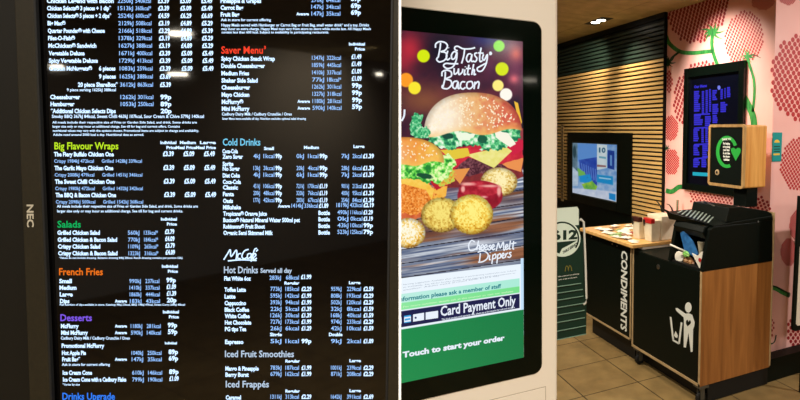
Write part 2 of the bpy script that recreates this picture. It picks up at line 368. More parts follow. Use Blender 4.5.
# outline of glass and bezel on the plane of the screen
T, Bm = -40, 450
lin_x = lambda xt, xb, y: xt+(xb-xt)*y/400
go = [(lin_x(33.5, 50, T), T), (lin_x(393, 387.5, T), T), (lin_x(393, 387.5, Bm), Bm), (lin_x(33.5, 50, Bm), Bm)]
bo = [(lin_x(13.5, 30, T), T-19), (398, T-19), (398, Bm+19), (lin_x(13.5, 30, Bm), Bm+19)]
Fb = on_s(SD-.004); Fg = on_s(SD+.002)
b = MB()
for i in range(4):
    j = (i+1) % 4; q = [Fb(*bo[i]), Fb(*bo[j]), Fb(*go[j]), Fb(*go[i])]; b.prism(q, HF*.009)
b.build('bezel', m_bezel, root, bevel=.0012)
b = MB()                                                   # thin dark lip between bezel and glass
for i in range(4):
    j = (i+1) % 4; c0 = np.mean(go, 0); g2 = [tuple(np.array(p)+(np.sign(c0-np.array(p)))*2.0) for p in go]
    b.prism([Fb(*go[i]), Fb(*go[j]), Fb(*g2[j]), Fb(*g2[i])], HF*.004)
b.build('inner_lip', m_rubber, root)
b = MB(); b.prism([Fg(*p) for p in go], HF*.003); b.build('glass_panel', m_glass, root)
b = MB(); N = -HF*.0046
c = Fb(27.2, 204.5); U = Fb(27.7, 228)-c; U /= np.linalg.norm(U); V = Fb(33.6, 204.5)-c
put(b, 'NEC', c, U, V, 0, .03, -HF*.0005, width=np.linalg.norm(Fb(27.7, 227)-c))
tag(b.build('brand_mark', m_grey, root), 'grey NEC lettering running down the bezel')

W = emit('menu white', (198, 226, 255), 1.5); BL = emit('menu blue', (150, 194, 252), 1.2)
hues = {'w': 0, 'b': 1}
cols = [W, BL]
for k, c in dict(lime=(190, 232, 40), green=(20, 176, 92), orange=(240, 116, 30), purple=(132, 92, 236), blue=(56, 132, 255), red=(255, 70, 44), cyan=(120, 205, 240), pale=(190, 210, 232)).items():
    hues[k] = len(cols); cols.append(emit('menu '+k, c, 1.0))
lt = MB(); NS = -HF*.0002
def T_(s, x0, y, x1=None, h=4.1, c='w', bold=.042): line_px(lt, Fg, s, x0, y, h, x1, hues[c], bold if c != 'b' else .012, NS)
def skew(x, y): return x+(y-60)*.036*(1-(x-50)/340.)        # columns lean a little like the screen's left edge
def row(y, name, x1, kj=None, kc=None, ps=(), x0=49, avg=None):
    xs = skew(x0, y)
    if name: T_(name, xs, y, xs+(x1-x0))
    if kj: T_(kj, skew(119.5, y), y, skew(134.5, y), c='b')
    if kc: T_(kc, skew(137, y), y, skew(152.5, y), c='b')
    if avg: T_(avg, skew(106, y), y, skew(117, y), 2.8)
    for p, px in zip(ps, (160, 182, 203)): T_(p, skew(px-.5, y), y, skew(px+10.5, y), 4.4)
def small(y, s, x0, x1, h=2.3): T_(s, x0, y, x1, h, bold=.02)
R3 = ('£3.39', '£5.09', '£5.49')
row(.8, 'Chicken Legend with Bacon', 116, '2250kJ', '540kcal', R3)
row(8.2, 'Chicken Selects® 3 pieces + 1 dip*', 113, '1513kJ', '360kcal*', R3)
row(15.7, 'Chicken Selects® 5 pieces + 2 dips*', 113, '2524kJ', '600kcal*', ('£4.59', '£6.29', '£6.69'))
row(23.2, 'Big Mac®', 67, '2129kJ', '508kcal', ('£3.19', '£4.89', '£5.29'))
row(30.7, 'Quarter Pounder® with Cheese', 106, '2166kJ', '518kcal', ('£3.29', '£4.99', '£5.39'))
row(38.1, 'Filet-O-Fish®', 76, '1378kJ', '329kcal', ('£3.19', '£4.89', '£5.29'))
row(45.6, 'McChicken® Sandwich', 97, '1627kJ', '388kcal', ('£3.19', '£4.89', '£5.29'))
row(53.2, 'Vegetable Deluxe', 85, '1671kJ', '400kcal', R3)
row(60.6, 'Spicy Vegetable Deluxe', 98, '1729kJ', '413kcal', R3)
row(68.4, 'Chicken McNuggets®', 92, '1083kJ', '259kcal', R3); T_('6 pieces', 99, 68.4, 115.5)
row(76.4, None, 0, '1625kJ', '388kcal', ('£3.69',)); T_('9 pieces', 99, 76.4, 116)
row(84.6, None, 0, '3612kJ', '863kcal', ('£5.39',)); T_('20 piece ShareBox*', 78, 84.6, 118)
small(89.8, '9 piece serving 1625kJ 388kcal', 67, 116, 2.8)
row(97, 'Cheeseburger', 79, '1262kJ', '301kcal', ('99p',)); row(104, 'Hamburger', 73, '1053kJ', '250kcal', ('89p',))
row(111, '*Additional Chicken Selects Dips', 114, None, None, ('20p',))
small(116.3, 'Smoky BBQ 367kJ 84kcal, Sweet Chilli 463kJ 107kcal, Sour Cream & Chive 579kJ 140kcal', 52, 204, 3.2)
small(122.3, 'All meals include their respective size of Fries or Garden Side Salad, and drink. Some drinks are', 52.5, 197)
small(126.4, 'larger size only or may incur an additional charge. See till for bag and current offers. Contains', 52.7, 180)
small(130.6, 'nutritional values may vary with the options chosen. Promotional items are subject to change and availability.', 53, 199)
small(134.6, 'Adults need around 2000 kcal a day. Nutritional data as served.', 53.2, 144)
def heads(xs, y, words):
    for x, w in zip(xs, words):
        a, c = w.split('|'); T_(a, x, y, x+16, 2.9, bold=.04); T_(c, x+(16-len(c)*2.0)/1, y+5, x+16, 2.9, bold=.04)
T_('Big Flavour Wraps', 54.5, 145.8, 118.5, 6.9, 'lime', .02)
heads((160.5,), 142.5, ('Individual|Price',)); heads((180, 200), 142.5, ('Medium|Meal Price', 'Large|Meal Price'))
for y, n, x1, kk in ((154.2, 'The Fiery Buffalo Chicken One', 114, 'Crispy 1984kJ 472kcal      Grilled 1428kJ 339kcal'), (168, 'The Garlic Mayo Chicken One', 113, 'Crispy 2008kJ 479kcal      Grilled 1451kJ 346kcal'),
                     (181.6, 'The Sweet Chilli Chicken One', 114, 'Crispy 1980kJ 472kcal      Grilled 1432kJ 342kcal'), (195, 'The BBQ & Bacon Chicken One', 115, 'Crispy 2098kJ 500kcal      Grilled 1542kJ 368kcal')):
    xo = 54+(y-154)*.04; T_(n, xo, y, x1+(y-154)*.03)
    T_(kk, xo+.3, y+6.8, 142+(y-154)*.03, 3.4, 'b', .03)
    for p, px in zip(R3, (163, 183.5, 204)): T_(p, px+(y-154)*.03, y-.5, px+11+(y-154)*.03, 4.6)
small(206.2, 'All meals include their respective size of Fries or Garden Side Salad, and drink. Some drinks are', 57, 198, 2.6)
small(211, 'larger size only or may incur an additional charge. See till for bag and current drinks.', 57.3, 183, 2.6)
T_('Salads', 57.5, 224.2, 81, 6.6, 'green', .02); heads((161,), 219, ('Individual|Price',))
def row2(y, n, x1, kj, kc, p, avg=False):
    xo = 57.5+(y-233)*.038
    T_(n, xo, y, x1+(y-233)*.03, 4.0); d = (y-233)*.03
    if kj: T_(kj, 128+d, y, 139.5+d, 4, 'b'); T_(kc, 144+d, y, 158+d, 4, 'b'); T_(p, 165+d, y-1, 174.5+d, 4.4)
    if avg: T_('Average', 115, y, 127, 2.9)
row2(232.6, 'Grilled Chicken Salad', 100, '560kJ', '133kcal*', '£3.79'); row2(239.6, 'Grilled Chicken & Bacon Salad', 117, '770kJ', '184kcal*', '£4.09')
row2(246.4, 'Crispy Chicken Salad', 100, '1109kJ', '265kcal*', '£3.79'); row2(253.2, 'Crispy Chicken & Bacon Salad', 117, '1323kJ', '316kcal*', '£4.09')
small(257.8, '*Values do not include dressing. Balsamic dressing 84kJ 20kcal. Ranch dressing contains per portion 52kJ.', 59, 183, 1.9)
T_('French Fries', 59.2, 271.6, 103, 6.8, 'orange', .02); heads((162,), 266.2, ('Individual|Price',))
for y, n, x1, a, c_, p, av in ((281, 'Small', 70.5, '990kJ', '237kcal', '99p', 0), (287.6, 'Medium', 75, '1410kJ', '337kcal', '£1.09', 0), (294.3, 'Large', 71, '1860kJ', '444kcal', '£1.39', 0), (301, 'Dips', 67.5, '183kJ', '43kcal', '20p', 1)): row2(y, n, x1, a, c_, p, av)
small(304.6, 'Full nutrition of dips available in store. Ketchup 98kJ 23kcal, BBQ 196kJ 47kcal, Sweet Curry 200kJ 48kcal', 60, 185, 1.9)
T_('Desserts', 60.5, 317.6, 92, 6.6, 'purple', .02); heads((163,), 311.8, ('Individual|Price',))
row2(326, 'McFlurry', 76, '1180kJ', '281kcal', '99p', 1); row2(332.6, 'Mini McFlurry', 85, '590kJ', '140kcal', '59p', 1)
small(338, 'Cadbury Dairy Milk / Cadbury Crunchie / Oreo', 61, 130, 2.9)
T_('Individual', 165, 343, 177, 2.4); row2(345.6, 'Promotional McFlurry', 101, None, None, None); row2(352.8, 'Hot Apple Pie', 82.5, '1040kJ', '250kcal', '89p'); row2(359.2, 'Fruit Bag*', 76.5, '147kJ', '35kcal', '69p', 1)
small(364.4, 'Ask in store for current offering', 62, 110, 2.6)
row2(372.6, 'Ice Cream Cone', 88, '610kJ', '146kcal', '89p'); row2(379.4, 'Ice Cream Cone with a Cadbury Flake', 122, '799kJ', '190kcal', '£1.09')
small(384.4, '*Varies by size', 62.5, 80, 2)
T_('Drinks Upgrade', 62.5, 396.2, 115, 6.8, 'blue', .02)
# right-hand column
def row3(y, n, x1, kj, kc, p, avg=False, x0=221.3):
    d = (y-60)*.012; T_(n, x0+d, y, x1+d)
    if kj: T_(kj, 312+d, y-.8, 324+d, c='b'); T_(kc, 327+d, y-.8, 341+d, c='b'); T_(p, 351.5+d, y-2, 361.5+d, 4.4)
    if avg: T_('Average', 297+d, y-.5, 309.5+d, 2.9)
row3(.8, 'Pineapple & Grapes', 262, '270kJ', '64kcal', '69p'); row3(7.6, 'Carrot Bag', 244, '147kJ', '34kcal', '69p'); row3(14.4, 'Fruit Bag', 240, '147kJ', '35kcal', '69p', 1)
small(19.8, 'Ask in store for current offering', 221, 271, 2.7)
small(25, 'Happy Meals served with Hamburger or Carrot Bag or Fruit Bag, small water drink* and a toy. Drinks', 221.5, 369, 2.8); small(28.8, 'may incur an extra charge. Happy Meal toys vary from store to store while stocks last. All Happy Meals', 221.5, 371, 2.4); small(32.2, 'contain less than 600 kcal. Subject to availability in participating restaurants.', 221.6, 329, 2.4)
T_('Saver Menu', 221.3, 50, 263, 7, 'red', .02); T_('3', 264, 47.5, 266, 3, 'red'); heads((349,), 44, ('Individual|Price',))
for y, n, x1, a, c_, p, av in ((58.6, 'Spicy Chicken Snack Wrap', 275, '1347kJ', '322kcal', '£1.49', 0), (65.8, 'Double Cheeseburger', 265, '1859kJ', '445kcal', '£1.49', 0), (73.2, 'Medium Fries', 249, '1410kJ', '337kcal', '£1.09', 0), (80.4, 'Shaker Side Salad', 257.5, '77kJ', '18kcal*', '£1.09', 0),
                               (87.4, 'Cheeseburger', 250, '1262kJ', '301kcal', '99p', 0), (94.6, 'Mayo Chicken', 249, '1327kJ', '318kcal', '99p', 0), (101.8, 'McFlurry®', 243, '1180kJ', '281kcal', '99p', 1), (108.6, 'Mini McFlurry', 249, '590kJ', '140kcal', '59p', 1)): row3(y, n, x1, a, c_, p, av)
small(114, 'Cadbury Dairy Milk / Cadbury Crunchie / Oreo', 222, 292, 2.9); small(118.6, 'Saver Menu items available all day. Nutrition excludes optional salad dressing', 222.3, 306, 2.2)
T_('Cold Drinks', 222.8, 142, 260.5, 6.8, 'cyan', .02)
for s, x0, x1, y in (('Small', 264, 274, 148.4), ('Medium', 304, 319, 147.4), ('Large', 353.5, 364.5, 146.4)): T_(s, x0, y, x1, 2.9)
CD = [(156, '4kJ', '1kcal', '99p', '0kJ', '1kcal', '99p', '7kJ', '2kcal', '£1.39'), (168, '13kJ', '3kcal', '99p', '20kJ', '4kcal', '99p', '28kJ', '6kcal', '£1.39'), (174.6, '4kJ', '1kcal', '99p', '6kJ', '1kcal', '99p', '7kJ', '2kcal', '£1.39'),
      (186, '451kJ', '106kcal', '99p', '721kJ', '170kcal', '£1.19', '901kJ', '212kcal', '£1.39'), (193, '200kJ', '48kcal', '99p', '320kJ', '76kcal', '£1.19', '400kJ', '95kcal', '£1.39'), (200, '177kJ', '42kcal', '99p', '283kJ', '67kcal', '£1.19', '354kJ', '84kcal', '£1.39')]
for r in CD:
    for s, x0, x1 in zip(r[1:], (253.5, 263.5, 275.5, 296.5, 308, 319.5, 341.5, 352.5, 363), (260, 274.5, 282, 304, 318.5, 327.5, 349, 362, 374)):
        T_(s, x0, r[0], x1, 4.2, 'b' if s[-1] != 'p' and s[0] != '£' else 'w')
for y, n, x1 in ((151.2, 'Coca-Cola', 238), (156.6, 'Zero Sugar', 243), (163.8, 'Sprite', 233.5), (168.6, 'No Sugar', 240), (175.4, 'Diet Coke', 240), (181.8, 'Coca-Cola', 241), (187.4, 'Classic', 238), (194, 'Fanta', 234), (200.8, 'Oasis', 233),
                 (207.2, 'Milkshake', 241), (213.6, 'Tropicana® Orange Juice', 267), (220, 'Buxton® Natural Mineral Water 500ml pet', 300), (226.4, 'Robinsons® Fruit Shoot', 265), (232.8, 'Organic Semi Skimmed Milk', 273)): T_(n, 222.5+(y-151)*.012, y, x1, 4)
T_('Average', 278, 206, 290, 2.9); T_('1414kJ', 291.5, 205.6, 303, c='b'); T_('336kcal', 304.5, 205.6, 318, c='b'); T_('£1.89', 319, 205.6, 328.5); T_('1819kJ', 336.5, 205, 348.5, c='b'); T_('432kcal', 350, 205, 362.5, c='b'); T_('£2.19', 363.5, 205, 374)
for y, a, c_, p in ((212.4, '490kJ', '116kcal', '£1.29'), (218.8, '0kJ', '0kcal', '£1.19'), (225.4, '43kJ', '10kcal', '99p'), (232, '523kJ', '125kcal', '79p')):
    T_('Bottle', 318.5, y+.4, 330, 4); T_(a, 337.5, y-.2, 348.5, c='b'); T_(c_, 350.5, y-.2, 362.5, c='b'); T_(p, 363.5, y-.2, 373)
T_('Hot Drinks', 224, 269.8, 258, 6.6, 'pale', .02); T_('Served all day', 260.5, 270.5, 292, 4.4, 'pale', .03)
T_('Flat White 6oz', 224.3, 278.4, 251, 4); T_('283kJ', 269.5, 277.6, 281, c='b'); T_('68kcal', 286, 277.4, 299, c='b'); T_('£1.99', 301, 276.8, 311.5)
T_('Regular', 284.5, 283, 299.5, 2.8); T_('Large', 349, 282.6, 360.5, 2.8)
HD = [(289.6, 'Toffee Latte', 246, '773kJ', '185kcal', '£2.29', '959kJ', '229kcal', '£2.59'), (296.4, 'Latte', 235.5, '595kJ', '142kcal', '£1.99', '808kJ', '193kcal', '£2.29'), (303, 'Cappuccino', 246, '393kJ', '94kcal', '£1.99', '502kJ', '120kcal', '£2.29'), (309.6, 'Black Coffee', 249, '22kJ', '5kcal', '£1.39', '32kJ', '8kcal', '£1.59'),
      (316, 'White Coffee', 249.5, '126kJ', '30kcal', '£1.39', '168kJ', '40kcal', '£1.59'), (322.4, 'Hot Chocolate', 251, '727kJ', '173kcal', '£1.99', '974kJ', '233kcal', '£2.29'), (329, 'PG tips Tea', 246, '26kJ', '6kcal', '£1.29', '42kJ', '10kcal', '£1.59'),
      (341.8, 'Espresso', 243, '5kJ', '1kcal', '99p', '9kJ', '2kcal', '£1.09'), (368.4, 'Mango & Pineapple', 258, '783kJ', '187kcal', '£1.99', '1001kJ', '239kcal', '£2.29'), (374.6, 'Berry Burst', 248, '679kJ', '162kcal', '£1.99', '871kJ', '208kcal', '£2.29'), (397.4, 'Caramel', 240, '1311kJ', '313kcal', '£2.29', '1642kJ', '391kcal', '£2.69')]
for r in HD:
    y = r[0]; T_(r[1], 224.5+(y-289)*.012, y, r[2]+(y-289)*.01, 4)
    for s, x0, x1 in zip(r[3:], (270.5, 285.5, 301.5, 331, 347, 363.5), (281.5, 299, 311.5, 341.5, 361, 373.5)): T_(s, x0, y-.8, x1, 4.1, 'w' if s[-1] == 'p' or s[0] == '£' else 'b')
T_('Single', 270, 334.4, 282, 3.2); T_('Double', 329, 334.4, 342.5, 3.2)
T_('Iced Fruit Smoothies', 225, 353.8, 294, 6.4, 'pale', .02); T_('Regular', 285.5, 361, 300, 2.8); T_('Large', 349.5, 360.6, 361, 2.8)
T_('Iced Frappés', 225.8, 384, 269, 6.4, 'pale', .02); T_('Regular', 285.5, 391, 300, 2.8); T_('Large', 349.5, 390.6, 361, 2.8)
# handwritten cafe heading
q = lambda P_: [(200+x/2.859, 130+y/2.859) for x, y in P_]
for s in ([(68, 371), (80, 352), (87, 342), (89, 362), (104, 343), (105, 360), (103, 370)], [(118, 353), (110, 355), (108, 366), (117, 368)], [(139, 341), (127, 346), (120, 360), (125, 368), (136, 364)], [(146, 353), (137, 355), (136, 367), (146, 362), (147, 353), (146, 368)],
          [(163, 338), (156, 342), (151, 360), (146, 376)], [(146, 355), (160, 353)], [(152, 366), (160, 358), (156, 353), (150, 363), (155, 370), (163, 366)], [(160, 347), (166, 342)], [(80, 374), (120, 371), (162, 373)]): ribbon(lt, Fg, q(s), 1.3, hues['w'], NS, k=4)
tag(lt.build('menu_lettering', cols, root), 'glowing white and blue rows of lettering under coloured headings')
# ------------------------------------------------------------------ ordering kiosk
KY = 1.15; FK = on_y(KY-.0035); KX0, KX1 = -.019, .5555
root = thing('ordering_kiosk', (.27, KY+.15, 0), 'tall cream self-service ordering kiosk with a burger advert glowing on its black screen', 'kiosk')
b = MB(); b.box(KX0, KX1, KY, KY+.30, .04, 2.2); b.build('housing', m_cream, root, bevel=.008, seg=3)
b = MB(); b.box(KX0-.05, KX1+.0, KY+.02, KY+.42, FLOOR, .04); b.build('base', m_creamd, root, bevel=.006)
def rrect(x0, x1, z0, z1, y, r=.02, n=6):
    P_ = []
    for cx, cz, a in ((x1-r, z1-r, 0), (x0+r, z1-r, 90), (x0+r, z0+r, 180), (x1-r, z0+r, 270)):
        for k in range(n+1):
            t = math.radians(a+90*k/n); P_.append((cx+r*math.cos(t), y, cz+r*math.sin(t)))
    return P_
b = MB(); b.prism(rrect(.022, .5145, 1.091, 1.892, KY-.0012, .022), (0, .004, 0)); b.build('screen_gasket', m_creamd, root)
b = MB(); b.prism(rrect(.024, .5125, 1.093, 1.890, KY-.0028, .02), (0, .005, 0)); b.build('screen_glass', m_glassd, root)
b = MB(); zt = float(hit(545, 387, 1, KY)[2]); b.box(.03, .5225, KY-.0012, KY+.003, .62, zt); b.build('lower_door', m_cream, root, bevel=.001)
b = MB(); b.box(.0285, .524, KY-.0004, KY+.002, .6185, zt+.0015); b.build('door_seam', m_creamd, root)
SX0, SX1, SZ0, SZ1 = .068, .468, 1.1375, 1.845
zz = lambda y: float(hit(401.4, y, 1, KY-.003)[2])
def advert(p):
    X, Y = p.X, p.Y; Z = SZ1-p.V*(SZ1-SZ0); n1 = fbm(X, Y, .06, 1); n2 = fbm(X, Y, .25, 2, 4); n3 = fbm(X, Y, .7, 5, 3); n4 = fbm(X, Y, .28, 15, 3)
    p.fill(mix3((34, 14, 34), (70, 26, 48), (24, 22, 42), n1*1.2-.1))
    def glow(cx, cy, rx, ry, c, k=1):
        d = ((X-cx)/rx)**2+((Y-cy)/ry)**2; p.over(np.exp(-d)*k, c)
    glow(411, 50, 16, 16, (214, 46, 62), .95); glow(404, 62, 12, 10, (190, 40, 60), .6); glow(370, 60, 30, 30, (150, 50, 60), .7); glow(440, 50, 20, 24, (12, 16, 34), .85); glow(490, 40, 22, 8, (26, 44, 120), .8); glow(515, 60, 14, 30, (128, 58, 92), .8)
    glow(516, 54, 6, 7, (226, 110, 96), .8); glow(514, 79, 4.5, 4.5, (228, 110, 120), .9); glow(490, 66, 7, 12, (120, 46, 84), .6); glow(475, 80, 18, 8, (96, 40, 62), .6); glow(425, 100, 30, 16, (132, 78, 54), .95); glow(425, 66, 14, 7, (60, 26, 40), .6); glow(478, 94, 36, 6, (120, 50, 60), .7)
    for cx, cy, r, c in ((423.5, 56, 6.3, (214, 234, 14)), (406, 80, 7, (252, 156, 40)), (414.6, 88, 6.2, (250, 232, 50)), (380, 92, 8, (240, 180, 60)), (499, 46, 5.6, (128, 222, 66)), (502, 69, 6.6, (214, 230, 22)), (498, 85.5, 5.6, (255, 238, 130)), (506, 94.5, 6.2, (255, 250, 238)), (390, 40, 6, (200, 220, 60))):
        p.ell(cx, cy, r, r*1.02, c, soft=1.2)
    # table planks
    s = .15; u = X*.05; w = Y+X*s
    st = fbm(u*.7, w, .6, 11, 4); st2 = fbm(u*1.2, w, .2, 12, 3)
    wood = mix3((46, 66, 108), (134, 142, 160), (228, 234, 242), st*1.5-.25); br = mixc((96, 58, 40), (176, 118, 84), st)
    wood = wood*(1-np.clip((st2-.5)*5, 0, 1)[..., None])+br*np.clip((st2-.5)*5, 0, 1)[..., None]
    edge = np.abs(((w-352)/14.) % 1-.5) > .465
    wood = np.where(edge[..., None], np.array((30, 26, 40.)), wood)
    p.over(np.clip((Y-168)/3, 0, 1), wood)
    glow(424, 232, 26, 6, (70, 36, 34), .6); glow(478, 235, 26, 5, (70, 44, 50), .6); glow(505, 200, 26, 6, (84, 52, 48), .6); glow(450, 184, 22, 8, (70, 22, 40), .8)
    # fries at the right edge
    p.poly([(514, 101), (518, 103), (522, 122), (520, 128)], (240, 190, 60)); p.poly([(505, 132), (524, 128), (524, 140), (506, 140)], (150, 60, 70))
    # back burger, from the bottom up
    p.poly([(424, 176), (455, 170), (520, 160), (523, 176), (505, 186), (440, 188)], mixc((94, 26, 40), (158, 56, 50), n2), wob=2)
    p.poly([(446, 166), (470, 158), (522, 148), (522, 164), (470, 176), (448, 178)], mixc((66, 26, 40), (142, 84, 92), np.clip(n3*2-.6, 0, 1)), wob=2)
    p.poly([(496, 160), (524, 156), (521, 172), (508, 168)], (236, 146, 80)); p.poly([(448, 170), (470, 168), (460, 184)], (232, 150, 74))
    p.poly([(430, 150), (470, 146), (520, 134), (523, 158), (500, 164), (468, 158), (446, 176), (436, 172)], mixc((176, 18, 48), (232, 60, 72), n2), wob=1.5)
    p.poly([(500, 140), (524, 140), (523, 150), (512, 156)], (206, 30, 66))
    p.poly([(466, 155), (505, 146), (512, 151), (494, 168)], mixc((222, 214, 96), (246, 238, 160), n2)); p.poly([(440, 150), (468, 148), (470, 156), (452, 160)], (228, 200, 60), wob=1)
    p.poly([(426, 132), (440, 127), (470, 130), (500, 127), (521, 126), (520, 138), (506, 148), (488, 150), (470, 146), (448, 150), (430, 144)], mix3((18, 116, 80), (96, 206, 130), (236, 250, 226), n4*2.6-.8), wob=8, ws=.22)
    p.ell(448, 136, 6, 3, (14, 76, 60), wob=.5); p.ell(482, 139, 5, 4, (20, 94, 66), wob=.5); p.poly([(494, 130), (508, 133), (516, 144), (510, 147), (496, 138)], (250, 246, 226), wob=1); p.poly([(455, 133), (476, 133), (470, 140), (458, 140)], (240, 250, 226), wob=3)
    def bun(cx, cy, rx, ry, clip_y, left, mid, rgt, bot, seeds, seed, lite=.5):
        dx = (X-cx)/rx; dy = (Y-cy)/ry; cl = np.clip((clip_y(X)-Y)/.8+.5, 0, 1); sq = np.abs(dx)**2.3+np.abs(dy)**2.3
        c = mix3(left, mid, rgt, (dx+1)/2+(n2-.5)*.5)
        t = np.clip((Y-(clip_y(X)-8))/8, 0, 1)[..., None]; c = c*(1-t*.75)+np.array(bot, float)*t*.75
        hl = np.exp(-(((dx+lite)/.4)**2+((dy+.35)/.5)**2))[..., None]; c = c*(1-.75*hl)+np.array((255, 250, 236.))*.75*hl
        sh = np.clip((sq-.72)/.28, 0, 1)[..., None]; c = c*(1-.22*sh)
        p.over(np.clip((1-sq)*ry/1.2+.5, 0, 1)*cl, c)
        rs = np.random.RandomState(seed)
        for k in range(seeds):
            a = rs.uniform(0, 2*math.pi); rr = math.sqrt(rs.uniform(0, .84)); sx, sy = cx+rx*rr*math.cos(a), cy+ry*rr*math.sin(a)
            if sy > clip_y(sx)-5: continue
            m = (np.abs(X-sx) < 3) & (np.abs(Y-sy) < 3)
            if not m.any(): continue
            q_ = rs.uniform(0, 3.14); ex = (X[m]-sx)*math.cos(q_)+(Y[m]-sy)*math.sin(q_); ey = -(X[m]-sx)*math.sin(q_)+(Y[m]-sy)*math.cos(q_)
            a_ = np.clip((1-np.sqrt((ex/1.45)**2+(ey/.8)**2))*2, 0, 1)[..., None]; p.C[m] = p.C[m]*(1-a_)+np.array((255, 240, 206.))*a_
    glow(440, 118, 12, 12, (250, 230, 200), .0); bun(473, 134, 49, 41.5, lambda x: 133-.04*(x-473)+2.5*np.sin(np.asarray(x)*.12), (255, 244, 222), (236, 176, 112), (212, 84, 70), (246, 186, 96), 420, 3, .55)
    p.poly([(409, 128), (414, 113), (423, 115), (420, 124), (430, 130), (428, 138), (414, 138)], mix3((18, 120, 80), (70, 190, 120), (200, 240, 200), n3*1.6-.3), wob=5)
    # front burger
    p.poly([(380, 196), (424, 212), (444, 196), (446, 200), (424, 216), (398, 226), (360, 218)], mixc((190, 74, 40), (236, 130, 74), n2), wob=2)
    p.poly([(432, 190), (448, 182), (446, 196), (428, 206), (418, 200)], mixc((240, 160, 40), (250, 196, 90), n2)); p.poly([(430, 182), (446, 176), (450, 184), (436, 190)], (188, 24, 44), wob=2)
    p.ell(410, 196, 25, 18, mix3((176, 82, 20), (238, 134, 44), (255, 190, 110), n3*1.5-.2), wob=.3); p.poly([(378, 182), (402, 178), (424, 179), (434, 190), (432, 200), (426, 190), (404, 184), (380, 188)], mixc((240, 180, 50), (255, 220, 110), n2))
    p.ell(443, 176, 12, 10, mix3((206, 96, 40), (226, 196, 70), (150, 220, 90), n3*1.6-.3), wob=.5)
    p.poly([(370, 166), (402, 160), (430, 158), (448, 154), (456, 166), (446, 178), (438, 184), (418, 180), (400, 179), (372, 178)], mix3((30, 130, 50), (106, 220, 76), (236, 252, 180), n4*2.6-.8), wob=8, ws=.22)
    p.ell(425, 176, 8, 2.6, (16, 78, 50), rot=10, wob=.4)
    bun(401, 162, 43, 25, lambda x: 166-.1*(x-401)+1.5*np.sin(np.asarray(x)*.2), (240, 150, 70), (240, 142, 60), (246, 196, 84), (250, 196, 96), 150, 8, .35)
    # sauce bowl and bites
    def bite(cx, cy, rx, ry, hi, md, lo, seed):
        dx = (X-cx)/rx; dy = (Y-cy)/ry; d = np.sqrt(dx**2+dy**2)+.07*(n3-.5)
        c = mix3(lo, md, hi, 1.15-d*.6-.25*dy+(n3-.5)*1.5+(n4-.5)*.5); c = c*(1-.3*np.clip((d-.75)*4, 0, 1)[..., None]); p.over(np.clip((1-d)*ry+.5, 0, 1), c)
    bite(499, 182, 18.5, 14.5, (255, 240, 180), (222, 184, 92), (150, 98, 34), 3)
    p.ell(480, 196, 22.5, 15.5, mixc((120, 10, 30), (176, 24, 50), n2), soft=1); p.ell(480, 189, 21, 7.5, mixc((150, 14, 36), (214, 60, 74), np.clip(n2*1.5-.3, 0, 1)), soft=1)
    for cx, cy, rx, ry in ((468, 184, 7, 1.6), (490, 186, 8, 1.2), (499, 191, 2, 5), (463, 189, 2, 3), (484, 197, 3, 1)): p.ell(cx, cy, rx, ry, (240, 170, 160), soft=1.5, wob=.3)
    bite(441.5, 215, 20.5, 17.5, (248, 226, 120), (214, 172, 68), (136, 88, 30), 4)
    bite(471.5, 214.5, 21.5, 20, (255, 240, 130), (240, 190, 62), (176, 112, 24), 5)
    bite(408, 233, 17.5, 15, (255, 250, 226), (242, 196, 84), (176, 110, 30), 6); bite(372, 240, 18, 15, (255, 240, 200), (232, 186, 84), (160, 100, 30), 6)
    # panels under the advert
    def band(z0, z1, c, x1=SX1):
        a = np.clip((Z-z1)/.0006+.5, 0, 1)*np.clip((z0-Z)/.0006+.5, 0, 1); XX = SX0+p.U*(SX1-SX0); p.over(a*(XX < x1), c)
    band(zz(278.3), zz(340), (236, 246, 255)); xr = .458
    band(zz(294), zz(303), mixc((198, 240, 232), (170, 236, 216), p.U), xr); band(zz(303), zz(310), mixc((150, 236, 170), (118, 224, 140), p.U), xr)
    band(zz(311.2), zz(327.3), (14, 24, 74), xr)
    band(zz(329.5), SZ0-1, mixc((6, 146, 78), (4, 118, 66), p.U*.9))
    XX = SX0+p.U*(SX1-SX0); p.over(((XX > .461) & (Z > zz(329.5)) & (Z < zz(272)))*1., (196, 226, 250))
picture('lit_screen', (SX0, KY-.0031, SZ1), (SX1, KY-.0031, SZ1), (SX0, KY-.0031, SZ0), 560, 900, advert, screen_mat('kiosk picture', 1.0), root)
b = MB(); KM = [emit('kiosk white', (236, 244, 255)), emit('kiosk teal', (40, 130, 140)), emit('kiosk grey', (150, 160, 176)), emit('kiosk sky', (70, 170, 230)), emit('kiosk lime', (210, 250, 200)), emit('kiosk navy', (30, 44, 96))]
NK = (0, -.0004, 0); NK2 = (0, -.0008, 0)
def K(s, x0, y0, x1, y1, h, m=0, bold=.03, N=NK2, shear=0): line_px(b, FK, s, x0, y0, h, x1, m, bold, N, y1=y1, shear=shear)
q1 = lambda P_: [(400+x/6.667, 20+y/6.667) for x, y in P_]; q2 = lambda P_: [(460+x/5.718, 20+y/5.714) for x, y in P_]; q3 = lambda P_: [(396+x/2.965, y/2.963) for x, y in P_]; q4 = lambda P_: [(460+x/4.444, 200+y/4.444) for x, y in P_]
strokes = [q1(s) for s in ([(236, 186), (238, 160), (262, 145), (298, 150), (316, 172), (302, 200), (272, 212), (300, 216), (312, 240), (296, 268), (262, 280), (244, 264), (252, 248)], [(270, 152), (266, 190), (254, 250)], [(318, 205), (308, 246), (316, 266), (334, 254)], [(322, 184), (323, 188)],
    [(378, 216), (358, 212), (342, 236), (348, 262), (366, 252), (379, 216), (374, 268), (352, 312), (314, 324), (290, 306), (304, 290), (345, 292), (388, 292)], [(384, 206), (366, 198), (366, 180), (386, 176), (420, 192), (470, 192), (500, 184)], [(430, 196), (424, 240), (410, 290)])]
